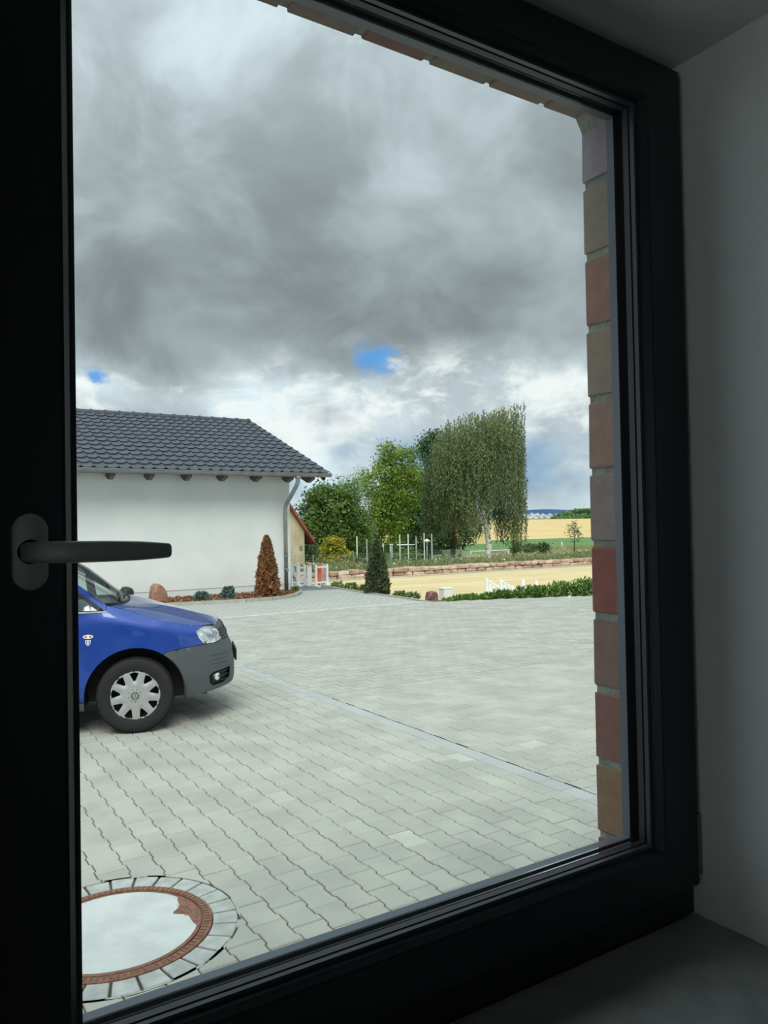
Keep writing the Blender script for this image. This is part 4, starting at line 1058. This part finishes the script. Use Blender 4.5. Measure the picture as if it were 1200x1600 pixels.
LF = lambda n, a, c, tr=.30: mat(n, rgb(*a), .7, col2=rgb(*c), scale=.9, tone=.42, trans=tr)
BARK = mat('bark', rgb(84, 72, 60), .95, col2=rgb(58, 50, 42), scale=6, bump=.8, bscale=30)
tree('maple', 'bushy round maple nearest the barn roof', 40, 520, [(520, 800, 42, 40), (494, 815, 27, 40), (545, 825, 30, 42), (515, 840, 48, 34), (505, 780, 20, 20), (535, 778, 22, 24)], 17000, .17, LF('maple_green', (86, 116, 54), (108, 134, 62)), BARK, .16, 190, .30, 31)
tree('poplar', 'thin grey-green tree rising behind the round maple', 66, 552, [(545, 765, 22, 22), (560, 752, 16, 20), (530, 772, 16, 16)], 2600, .16, LF('poplar_green', (115, 143, 92), (143, 164, 115)), BARK, .10, 60, .35, 32)
tree('dry_birch', 'sparse pale half-bare birch between the two maples', 70, 570, [(572, 752, 9, 24), (566, 775, 10, 16)], 700, .10, LF('dry_twig', (166, 166, 147), (143, 150, 129)), mat('grey_bark', rgb(170, 168, 158), .9), .09, 34, .3, 33)
tree('maple', 'tall yellow-green maple left of the dark tree', 46, 612, [(620, 728, 30, 32), (592, 762, 27, 34), (612, 790, 38, 40), (590, 812, 26, 36), (633, 762, 30, 40), (610, 705, 16, 14), (605, 840, 34, 20)], 17000, .17, LF('maple_yellow', (110, 140, 55), (140, 164, 64)), BARK, .2, 190, .32, 34)
tree('oak', 'dark green broad tree behind the left birch', 52, 662, [(660, 745, 38, 46), (648, 790, 44, 44), (676, 708, 20, 34), (640, 820, 40, 30), (684, 800, 30, 40), (668, 690, 10, 14)], 19000, .18, LF('oak_dark', (55, 87, 43), (73, 108, 50)), BARK, .22, 210, .34, 35)
tree('understory_tree', 'dark bushy little tree left of the white birch trunk', 47.8, 716, [(715, 838, 24, 22), (732, 828, 18, 24), (700, 846, 16, 14)], 4200, .15, LF('under_dark', (52, 80, 41), (66, 96, 48)), BARK, .08, 60, .28, 36)
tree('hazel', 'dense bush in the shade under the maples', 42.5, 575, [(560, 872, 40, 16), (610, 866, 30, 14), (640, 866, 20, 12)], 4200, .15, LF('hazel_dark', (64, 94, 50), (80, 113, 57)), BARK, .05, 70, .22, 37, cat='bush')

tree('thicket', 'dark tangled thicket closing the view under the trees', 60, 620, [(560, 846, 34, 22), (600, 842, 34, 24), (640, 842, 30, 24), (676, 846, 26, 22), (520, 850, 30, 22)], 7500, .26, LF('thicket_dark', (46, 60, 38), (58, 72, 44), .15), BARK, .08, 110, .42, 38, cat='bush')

def birch(name, label, Y, base_px, outline, n_str, seed, m, lean):
    """weeping birch: hanging leafy strands under an arched crown; outline: px -> (top, bottom)"""
    b0 = at(base_px, 870, Y); base = Vector((b0.x, Y, zg((0, Y)))); t_ = thing(name, label, 'tree', tuple(base)); g = np.random.default_rng(seed)
    k = depth(at(base_px, 800, Y))/F_PX; xs = [o[0] for o in outline]; tops = [o[1] for o in outline]; bots = [o[2] for o in outline]; pos = []
    cx = (xs[0]+xs[-1])/2; hw = (xs[-1]-xs[0])/2
    for _ in range(n_str):
        px = g.uniform(xs[0], xs[-1]); tp, bt = np.interp(px, xs, tops), np.interp(px, xs, bots)
        e = math.sqrt(max(0, 1-((px-cx)/hw)**2)); dy = g.uniform(-1, 1)*e*hw*k*.8
        py0 = tp+(bt-tp)*g.random()**1.2*.80; L = min(g.uniform(30, 75), max(12, bt-py0)+g.uniform(-6, 4)); px += g.normal()*3.0; c = at(px, py0, Y)
        n = int(L/1.7)
        if n < 3: continue
        s = np.arange(n)/n; sway = g.normal(size=2)*.08
        q = np.c_[c.x+sway[0]*s**2+g.normal(size=n)*.045, c.y+dy+sway[1]*s**2+g.normal(size=n)*.05, c.z-s*L*k*.98]; pos.append(q)
    pos = np.concatenate(pos); v, f, tn = leaves(pos, .145, .42, (0, 0, -1.1), .6, seed+1); leaf_mesh('foliage', v, f, tn, m, t_)
    return t_, base, k
M_BIRCHL = LF('birch_leaf', (106, 120, 76), (122, 134, 90), .28)
M_WB = mat('birch_bark', rgb(226, 224, 216), .85, col2=rgb(70, 66, 60), scale=3.2, lo=.54, hi=.62, stretch=(1, 1, 2.2), bump=.4, bscale=20)
OUT1 = [(684, 712, 765), (692, 688, 785), (700, 672, 800), (716, 655, 850), (730, 650, 830), (745, 640, 800), (760, 648, 790), (775, 645, 815), (790, 634, 850), (800, 632, 862), (807, 650, 850), (812, 690, 800)]
t1, base, k = birch('birch', 'tall weeping birch with white trunk', 36, 762, OUT1, 2000, 41, M_BIRCHL, 0)
c1 = at(757, 815, 36); c2 = at(752, 760, 36); c3 = at(775, 690, 36); c4 = at(788, 650, 36)
tk = MB().tube([base-Vector((0, 0, .1)), base+Vector((0, 0, .1)), at(764, 850, 36), at(760, 825, 36), c1, c2, at(762, 720, 36), c3, c4], [.235, .20, .18, .165, .15, .11, .08, .05, .015], 12).build('trunk', M_WB, t1, True)
for p in (((757, 822), (742, 800), (728, 765), (718, 730)), ((757, 815), (772, 780), (788, 740), (800, 690)), ((752, 775), (738, 730), (730, 690)), ((762, 725), (752, 690), (745, 660))):
    MB().tube([at(a, c, 36+.4*i) for i, (a, c) in enumerate(p)], [.075, .06, .04, .015][:len(p)], 8).build('branch', M_WB, t1, True)
OUT2 = [(664, 735, 850), (672, 710, 845), (682, 690, 830), (695, 672, 835), (708, 664, 815), (722, 660, 800), (734, 672, 770)]
t2, base, k = birch('birch', 'second weeping birch with dark trunk, left of the white one', 42, 707, OUT2, 900, 43, LF('birch_leaf_dark', (90, 106, 64), (104, 118, 76), .25), 0)
MB().tube([base-Vector((0, 0, .1)), at(709, 840, 42), at(707, 780, 42), at(705, 700, 42)], [.19, .16, .12, .03], 10).build('trunk', BARK, t2, True)
for p in (((708, 800), (695, 760), (682, 715)), ((707, 780), (718, 730), (722, 690))): MB().tube([at(a, c, 42) for a, c in p], [.07, .05, .02], 7).build('branch', BARK, t2, True)
t3, base, k = birch('birch_sapling', 'small hanging birch beside the big birch curtain', 48, 803, [(797, 812, 840), (803, 808, 848), (809, 812, 842), (814, 820, 838)], 60, 45, LF('sapling_leaf', (131, 138, 87), (150, 152, 101)), 0)
MB().tube([base, at(803, 812, 48)], [.05, .02], 7).build('trunk', BARK, t3, True)
tree('young_tree', 'young slender tree on the green field edge at right', 50, 897, [(897, 824, 8, 8), (900, 838, 10, 9), (894, 832, 7, 8)], 420, .15, LF('young_leaf', (115, 119, 89), (129, 138, 94)), BARK, .045, 34, .16, 46)
tree('sapling', 'slim sapling rising just behind the dark cypress', 29.5, 585, [(585, 835, 3, 12), (586, 820, 2.5, 10), (584, 855, 4, 14)], 260, .09, LF('sapling_leaf2', (101, 119, 80), (117, 131, 89)), BARK, .03, 30, .06, 47)
tree('golden_conifer', 'rounded golden-yellow conifer bush behind the wire fence', 30.5, 524, [(523, 860, 17, 18), (514, 868, 12, 16), (533, 868, 12, 15), (524, 848, 12, 10), (522, 876, 20, 12)], 5200, .12, mat('golden_leaf', rgb(186, 168, 48), .8, col2=rgb(132, 142, 50), scale=1.6, tone=.35, trans=.25), BARK, .05, 90, .13, 48, cat='bush')
for i, (px, py, rx, ry, Y, lab) in enumerate([(848, 855, 9, 8, 50, 'dark round bush below the green field, nearer the young tree'), (827, 857, 10, 7, 53, 'dark round bush below the green field, nearer the birch'), (806, 855, 8, 9, 51.3, 'small dark bush under the hanging birch sapling'),
                                              (545, 876, 16, 10, 33, 'grey-green shrub right of the golden conifer'), (668, 856, 12, 12, 40, 'green shrub round the foot of the garden lamp'), (487, 866, 14, 18, 34, 'dark shrub beside the barn wall')]):
    tree('shrub', lab, Y, px, [(px, py, rx, ry)], 900, .13, LF('shrub_dark%d' % (i % 2), ((60, 84, 48), (78, 96, 58))[i % 2], ((74, 96, 54), (92, 108, 68))[i % 2]), BARK, .03, 26, .16, 60+i, cat='bush')
p0, p1 = at(596, 870, 40), at(655, 868, 40); g2 = np.random.default_rng(4)
pos = np.c_[g2.uniform(p0.x, p1.x, 2600), 40+g2.uniform(-.4, .4, 2600), zg((0, 40))+g2.random(2600)**.7*.55]
hd2 = thing('clipped_hedge', 'low bright green hedge under the trees', 'hedge', ((p0.x+p1.x)/2, 40, zg((0, 40)))); v, f, t = leaves(pos, .12, .6, (0, 0, .4), seed=70); leaf_mesh('foliage', v, f, t, LF('bright_hedge', (133, 166, 64), (115, 154, 55)), hd2)
MB().box(p0.x, p1.x, 39.8, 40.2, zg((0, 40))-.1, zg((0, 40))+.25).build('stems', BARK, hd2)

# ---- grass and flowers on the bank above the wall, hedge on the yard edge
g2 = np.random.default_rng(6); n = 9000; X = g2.uniform(11.5, 33, n); Yb = WY+.55+g2.random(n)**1.4*3.0
pos = np.c_[X, Yb, .0+g2.random(n)*(.20+.10*np.sin(X*2.1)+.07*np.sin(X*5.3))]
v, f, t = leaves(pos, .16, .25, (0, 0, 1.2), .6, 71); o = leaf_mesh('bank_plants', v, f, t, mat('bank_green', rgb(122, 134, 88), .9, col2=rgb(148, 150, 108), scale=1.2, tone=.35, trans=.2)); tag(o, 'tangled plants and grass on the bank above the stone wall', 'grass', kind='stuff')
pos = np.c_[g2.uniform(11.6, 33, 190), WY+.6+g2.random(190)*2.2, .08+g2.random(190)*.26]; v, f, t = leaves(pos, .07, .9, seed=72)
o = leaf_mesh('pale_flowers', v, f, t, mat('pale_flower', rgb(222, 214, 196), .8, tone=.2)); tag(o, 'pale blossoms scattered over the bank above the stone wall', 'flowers', kind='stuff')
n = 5200; tt = g2.uniform(.84, 1.35, n); Yg = WY+.2+29+g2.random(n)*3.5
pos = np.c_[tt*Yg, Yg, np.array([zland(q-WY-.2) for q in Yg])+g2.random(n)*.28]; v, f, t = leaves(pos, .28, .14, (0, 0, 2), .5, 73)
o = leaf_mesh('tall_grass', v, f, t, mat('dry_grass', rgb(184, 172, 122), .9, col2=rgb(150, 148, 100), scale=.6, tone=.25, trans=.25)); tag(o, 'strip of tall dry grass along the green field', 'grass', kind='stuff')
hedge = thing('laurel_hedge', 'low green laurel hedge along the yard edge at right', 'hedge', (14, 13.1, 0))
n = 9500; X = 10.9+g2.random(n)*9.6; hgt = .07+np.clip((X-10.9)/3.0, 0, 1)*.30; hgt = hgt*(1+.16*np.sin(X*9)+.12*np.sin(X*23+1)); u = g2.random(n)
pos = np.c_[X+g2.normal(size=n)*.05, 14.32-(X-10.14)*.385+.12+g2.uniform(0, .5, n), -.05+u*hgt]
v, f, t = leaves(pos, .10, .42, (0, 0, 1.0), .65, 74); leaf_mesh('foliage', v, f, t, M_LAUREL, hedge)
for k in range(24):
    x = 11.0+.4*k; y = 14.32-(x-10.14)*.385+.35; MB().tube([(x, y, -.3), (x+.02, y, .0), (x, y, .1)], [.02, .015, .006], 6).build('stem', BARK, hedge)
MB().prism([(10.2, 14.34), (19, EDGE(19)+.02), (19, EDGE(19)+.8), (10.2, 15.2)], -.45, -.06).build('hedge_border', M_SOIL, kind='structure')
for o in list(COL.objects):
    if o.name == 'hedge_border': tag(o, 'soil border under the laurel hedge', 'border')

# ================================================================== THINGS BY THE ARENA
M_WP = mat('white_paint', rgb(238, 241, 242), .6); M_WP2 = mat('off_white_plastic', rgb(224, 230, 230), .6)
def wing(label, px0, px1, ptop0, ptop1, pbot, Y, slats, name='jump_wing', m=M_WP, rot=0):
    """a showjumping wing: two posts of unequal height, slats between, sloping top rail"""
    a, c = at(px0, ptop0, Y), at(px1, ptop1, Y); t_ = thing(name, label, 'jump stand', ((a.x+c.x)/2, Y, ZA)); zb = ZA
    for q in (a, c): MB().box(q.x-.035, q.x+.035, Y-.035, Y+.035, zb, q.z, .005).build('post', m, t_)
    for k in range(slats):
        u = (k+1)/(slats+1); x = a.x+(c.x-a.x)*u; MB().box(x-.05, x+.05, Y-.012, Y+.012, zb+.12, a.z+(c.z-a.z)*u-.02).build('slat', m, t_)
    for z0, z1 in ((a.z-.05, c.z-.05), (zb+.15, zb+.15)): MB().tube([(a.x, Y, z0), (c.x, Y, z1)], .03, 6).build('rail', m, t_)
    MB().box(a.x-.05, a.x+.05, Y-.3, Y+.3, zb, zb+.05, .005).build('foot', m, t_); MB().box(c.x-.05, c.x+.05, Y-.3, Y+.3, zb, zb+.05, .005).build('foot', m, t_)
    return t_
wing('white slatted jump wing in the sand, the left of two', 760, 777, 903, 914, 930, 16.2, 2)
wing('white slatted jump wing in the sand, the right of two', 782.5, 800, 904.5, 916, 930, 16.2, 2)
for px, py, lab in ((817.5, 906, 'short white post in the sand, nearer the jump wings'), (838, 907, 'short white post in the sand, nearer the hedge end')):
    p = at(px, py, 16.0); t_ = thing('marker_post', lab, 'post', (p.x, 16, ZA)); MB().lathe([(.045, ZA), (.045, p.z-.02), (.04, p.z), (0, p.z)], 14, (p.x, 16, 0)).build('post', M_WP, t_, True, 40); MB().box(p.x-.12, p.x+.12, 15.88, 16.12, ZA, ZA+.04, .01).build('foot', M_WP, t_)
p = at(697, 919, 15.6); t_ = thing('meter_box', 'pale grey plastic service box at the yard edge', 'box', (p.x, 15.6, ZA))
MB().box(p.x-.14, p.x+.14, 15.5, 15.72, ZA, p.z-.02, .012).build('cabinet', M_WP2, t_); MB().box(p.x-.15, p.x+.15, 15.49, 15.73, p.z-.02, p.z+.012, .008).build('lid', M_WP2, t_)
MB().box(p.x-.12, p.x+.12, 15.49, 15.5, ZA+.1, p.z-.05, .002).build('door', M_WP2, t_)
p = on(678, 938, -.12); rock('boulder', 'purplish red stone beside the grey service box', [(670, 946), (671, 931), (673, 926), (677, 924), (681, 923.5), (684, 926), (685.5, 932), (685.5, 946)], 15.3, .22, mat('purple_stone', rgb(140, 104, 100), .92, col2=rgb(98, 70, 68), scale=7, bump=.6, bscale=40), 8, -.3)
p = on(892, 934, 0); boulder('pebble', 'small pale stone at the foot of the hedge', (p.x, p.y+.05, -.02), .07, .05, .04, M_KERB, 3)

# stack of jump parts behind the garage corner
YB = 20.6
def plank(label, q, m, name='jump_board', Y=YB, th=.03, cat='board'):
    P_ = [at(px, py, Y) for px, py in q]; t_ = None
    v = [(p.x, Y, p.z) for p in P_]+[(p.x, Y+th, p.z) for p in P_]; n = len(q)
    return tag(mesh(name, v, [tuple(range(n)), tuple(range(2*n-1, n-1, -1))]+[(i, n+i, n+(i+1) % n, (i+1) % n) for i in range(n)], m), label, cat)
def ladder(label, x0, x1, y0, y1, Y, rungs, cross=False):
    a, c = at(x0, y0, Y), at(x1, y1, Y); t_ = thing('jump_stand', label, 'jump stand', ((a.x+c.x)/2, Y, 0)); zb = -.0
    for x in (a.x, c.x): MB().box(x-.03, x+.03, Y-.03, Y+.03, zb, a.z, .004).build('post', M_WP, t_)
    for k in range(rungs): 
        z = zb+.12+(a.z-zb-.2)*k/max(1, rungs-1); MB().box(a.x, c.x, Y-.015, Y+.015, z-.022, z+.022).build('rail', M_WP, t_)
    if cross:
        MB().tube([(a.x, Y, a.z-.05), (c.x, Y, zb+.15)], .026, 6).build('brace', M_WP, t_)
    for x in (a.x, c.x): MB().box(x-.05, x+.05, Y-.2, Y+.2, zb, zb+.04).build('foot', M_WP, t_)
    return t_
ladder('white jump stand with a diagonal brace against the garage corner', 455.5, 465, 879, 912, YB, 2, True)
ladder('white jump stand with close rails, second from the garage corner', 467, 476.5, 883, 914, YB+.15, 4)
wb_ = thing('jump_filler', 'wide white upright board with a yellow cap between the jump stands', 'board', tuple(at(484, 912, (YB-.2))))
p, q = at(480.5, 912, (YB-.2)), at(487, 883.2, (YB-.2)); MB().box(p.x, q.x, (YB-.2), (YB-.2)+.03, .0, q.z, .004).build('board', M_WP, wb_)
p = at(484, 880.5, (YB-.2)); MB().box(p.x-.05, p.x+.05, (YB-.2)-.03, (YB-.2)+.06, q.z, p.z+.03, .01).build('cap', mat('cap_yellow', rgb(216, 190, 130), .6), wb_)
ladder('white ladder-like jump stand in front of the pink panel', 493.5, 511.5, 882, 916, YB-.5, 2)
plank('slanted orange board leaning on the white jump stand', [(495.5, 914), (500.0, 914.5), (503.0, 881.5), (498.0, 881)], mat('orange_board', rgb(226, 110, 66), .6), Y=YB-.38)
plank('pink and lilac panel between white posts', [(502, 918), (508.5, 918), (508.5, 880.5), (501.5, 880)], mat('lilac_panel', rgb(186, 160, 168), .7, col2=rgb(214, 170, 166), scale=4), Y=YB-.2)


# wire mesh fence above the stone wall
M_WIRE = mat('fence_green', rgb(120, 142, 134), .6, metal=.2); fen = thing('wire_fence', 'grey-green wire mesh fence above the stone wall', 'fence', (16, WY+1.7, .0))
fy = WY+1.7; x0, x1 = 10.5, 21.5; zt_ = .62
for k in range(7):
    x = x0+(x1-x0)*k/6; MB().box(x-.02, x+.02, fy-.02, fy+.02, -.1, zt_+.03).build('fence_post', M_WIRE, fen)
b = MB()
for k in range(7): z = .02+.1*k; b.box(x0, x1, fy-.004, fy+.004, z-.004, z+.004)
for k in range(int((x1-x0)/.1)): x = x0+.1*k; b.box(x-.0025, x+.0025, fy-.003, fy+.003, -.05, zt_)
b.build('wire_mesh', M_WIRE, fen, kind='stuff')

# goal, planks, poles, lamp on the sports ground
M_POLE = mat('pole_white', rgb(226, 228, 224), .6); M_POLE2 = mat('pole_grey', rgb(170, 172, 168), .6)
Yg = 46; zz = zg((0, Yg)); a, c = at(735.5, 862, Yg), at(794.5, 859.5, Yg); goal = thing('football_goal', 'low white football goal behind the birch trunk', 'goal', ((a.x+c.x)/2, Yg, zz)); zt_ = (a.z+c.z)/2
for x in (a.x, c.x): MB().tube([(x, Yg, zz-.03), (x, Yg, zt_)], .045, 8).build('goalpost', M_POLE, goal, True); MB().tube([(x, Yg, zz+.04), (x, Yg+1.0, zz+.04)], .03, 6).build('ground_bar', M_POLE, goal, True); MB().tube([(x, Yg, zt_), (x, Yg+1.0, zz+.04)], .025, 6).build('stay', M_POLE, goal, True)
MB().tube([(a.x, Yg, zt_), (c.x, Yg, zt_)], .05, 8).build('crossbar', M_POLE, goal, True); MB().tube([(a.x, Yg+1.0, zz+.06), (c.x, Yg+1.0, zz+.06)], .03, 6).build('back_bar', M_POLE, goal, True)
a, c = at(691, 859, 44), at(722.5, 864.5, 44); pl = thing('plank_wall', 'low beige plank wall left of the football goal', 'bench', ((a.x+c.x)/2, 44, zg((0, 44))))
for k in range(2): MB().box(a.x, c.x, 43.97, 44.03, c.z+(a.z-c.z)*k/2, c.z+(a.z-c.z)*(k+1)/2-.01).build('plank', mat('beige_board', rgb(206, 192, 160), .8), pl)
for x in (a.x+.1, c.x-.1): MB().box(x-.04, x+.04, 44.03, 44.1, zg((0, 44))-.1, a.z).build('post', BARK, pl)
POLES = [(557.5, 838, 'leftmost slim white pole under the trees'), (573, 842, 'slim grey pole second from the left under the trees'), (585.5, 850, 'slim white pole third from the left, behind the cypress tip'), (598.5, 849, 'slim white pole just left of the capped double post'),
         (650, 838, 'slim grey pole just right of the crossed pole frame'), (662.5, 833, 'slim white pole just left of the garden lamp'), (674.5, 834, 'slim white pole just right of the garden lamp')]
def pole_geo(px, py, Y): p = at(px, py, Y); return MB().lathe([(.035, zg((0, Y))-.05), (.035, p.z-.02), (.03, p.z), (0, p.z)], 8, (p.x, Y, 0))
for i, (px, py, q) in enumerate(POLES):
    tag(pole_geo(px, py, 38).build('net_pole', M_POLE2 if 'grey' in q else M_POLE, smooth=True, sharp=40), q, 'pole', 'ball-net poles under the trees')
fr_ = thing('pole_frame', 'two tall white poles joined by a crossbar under the trees', 'frame', (at(631, 868, 38).x, 38, zg((0, 38))))
for px, py in ((624.5, 836), (637.5, 834)): pole_geo(px, py, 38).build('pole', M_POLE, fr_, True, 40)
a, c = at(620, 851.5, 38.05), at(648, 851, 38.05); MB().tube([(a.x, 38.05, a.z), (c.x, 38.05, c.z)], .035, 8).build('crossbar', M_POLE, fr_, True)
p = at(611, 850, 37); t_ = thing('sign_post', 'short double white post with a cap, left of the crossed poles', 'post', (p.x, 37, zg((0, 37))))
for dx in (-.05, .05): MB().box(p.x+dx-.02, p.x+dx+.02, 36.98, 37.02, zg((0, 37))-.05, p.z-.03).build('post', M_POLE, t_)
MB().box(p.x-.12, p.x+.12, 36.95, 37.05, p.z-.04, p.z).build('cap', M_POLE, t_)
p = at(667, 842, 36.5); t_ = thing('garden_lamp', 'white mushroom-shaped garden lamp under the birches', 'lamp', (p.x, 36.5, zg((0, 36.5)))); z = p.z
MB().tube([(p.x, 36.5, zg((0, 36.5))-.05), (p.x, 36.5, z-.22)], .03, 8).build('pole', M_POLE2, t_, True)
MB().lathe([(0, z), (.06, z-.01), (.11, z-.06), (.115, z-.09), (.22, z-.11), (.22, z-.13), (.09, z-.15), (.07, z-.24), (0, z-.24)], 16, (p.x, 36.5, 0)).build('lamp_head', M_WP, t_, True, 40)
p = at(880.5, 856, 45); t_ = thing('flag_post', 'short post with a narrow white flag at the field edge', 'post', (at(881.5, 870, 45).x, 45, zg((0, 45)))); x = at(881.5, 848, 45); MB().tube([(x.x, 45, zg((0, 45))-.05), (x.x, 45, x.z)], .025, 6).build('post', M_POLE2, t_)
f0 = at(877, 845, 45); mesh('flag', [(f0.x, 44.98, f0.z), (f0.x+.12, 44.98, f0.z-.15), (f0.x+.10, 44.98, f0.z-.5), (f0.x-.02, 44.98, f0.z-.3), (f0.x, 45.0, f0.z), (f0.x+.12, 45.0, f0.z-.15), (f0.x+.10, 45.0, f0.z-.5), (f0.x-.02, 45.0, f0.z-.3)], [(0, 1, 2, 3), (7, 6, 5, 4), (0, 4, 5, 1), (1, 5, 6, 2), (2, 6, 7, 3), (3, 7, 4, 0)], M_WP, t_)
p = at(700, 812, 55); t_ = thing('street_lamp', 'grey street lamp half hidden behind the birches', 'lamp', (p.x, 55, zg((0, 55)))); MB().tube([(p.x, 55, zg((0, 55))-.1), (p.x, 55, p.z-.05)], .05, 8).build('pole', M_POLE2, t_, True)
MB().lathe([(0, p.z+.1), (.3, p.z+.02), (.32, p.z-.08), (0, p.z-.15)], 14, (p.x, 55, 0)).build('lamp_head', M_WP, t_, True, 40)
# pale yellow house glimpsed through the birches
a, c = at(693, 838, 85), at(760, 816, 85); t_ = thing('yellow_house', 'pale yellow house glimpsed between the birches', 'house', ((a.x+c.x)/2, 88, zg((0, 85))))
MB().box(a.x, c.x, 85, 91, zg((0, 85))-.2, c.z).build('wall', mat('yellow_render', rgb(228, 206, 150), .9), t_)
mesh('roof', [(a.x-.3, 84.6, c.z), (c.x+.3, 84.6, c.z), (c.x+.3, 91.4, c.z), (a.x-.3, 91.4, c.z), (a.x-.3, 88, c.z+1.6), (c.x+.3, 88, c.z+1.6)], [(0, 1, 5, 4), (2, 3, 4, 5), (0, 4, 3), (1, 2, 5)], mat('brown_roof', rgb(140, 96, 80), .9), t_)
for k in range(3):
    x = a.x+(c.x-a.x)*(k+.5)/3; MB().box(x-.4, x+.4, 84.96, 85.02, c.z-1.3, c.z-.3).build('window', mat('dark_pane', rgb(70, 78, 84), .2), t_)

# ---- old barn behind the garage
YH = 33.0; M_BARN = mat('beige_masonry', rgb(202, 192, 164), .92, col2=rgb(184, 173, 144), scale=1.5, bump=.5, bscale=14); M_RED = mat('red_tile', rgb(150, 84, 70), .85, col2=rgb(124, 66, 56), scale=3, bump=.8, bscale=12)
pr, pe = at(476.5, 890, YH), at(485, 838, YH); pt = at(454, 792, YH); sl = (pt.z-pe.z)/(pe.x-pt.x); W2 = 1.9; xc = pe.x-.4-W2; xr = pr.x
barn = thing('barn', 'old beige barn with a red tiled roof behind the garage', 'barn', (xc, 37, 0)); ze = pe.z-.12+sl*(pe.x-xr); xa = xr-W2; za = ze+sl*W2
v = [(x, y, z) for y in (YH, YH+9) for x, z in ((xa-W2, -.3), (xr, -.3), (xr, ze), (xa, za), (xa-W2, ze))]
mesh('wall', v, [(0, 1, 2, 3, 4), (9, 8, 7, 6, 5), (1, 6, 7, 2), (0, 4, 9, 5)], M_BARN, barn)
for sg in (1, -1):
    q = [(xa, za+.10), (xa+sg*(W2+.45), za+.10-sl*(W2+.45)), (xa+sg*(W2+.45), za-.08-sl*(W2+.45)), (xa, za-.08)]
    v = [(x, y, z) for y in (YH-.25, YH+9.2) for x, z in q]; mesh('roof_slope', v, [(0, 1, 2, 3), (7, 6, 5, 4), (0, 4, 5, 1), (1, 5, 6, 2), (2, 6, 7, 3)], M_RED, barn)
p = at(470, 856, YH); MB().box(p.x-.08, p.x+.08, YH-.03, YH+.02, p.z-.1, p.z+.1, .01).build('vent', mat('vent_grey', rgb(140, 130, 110), .8), barn)
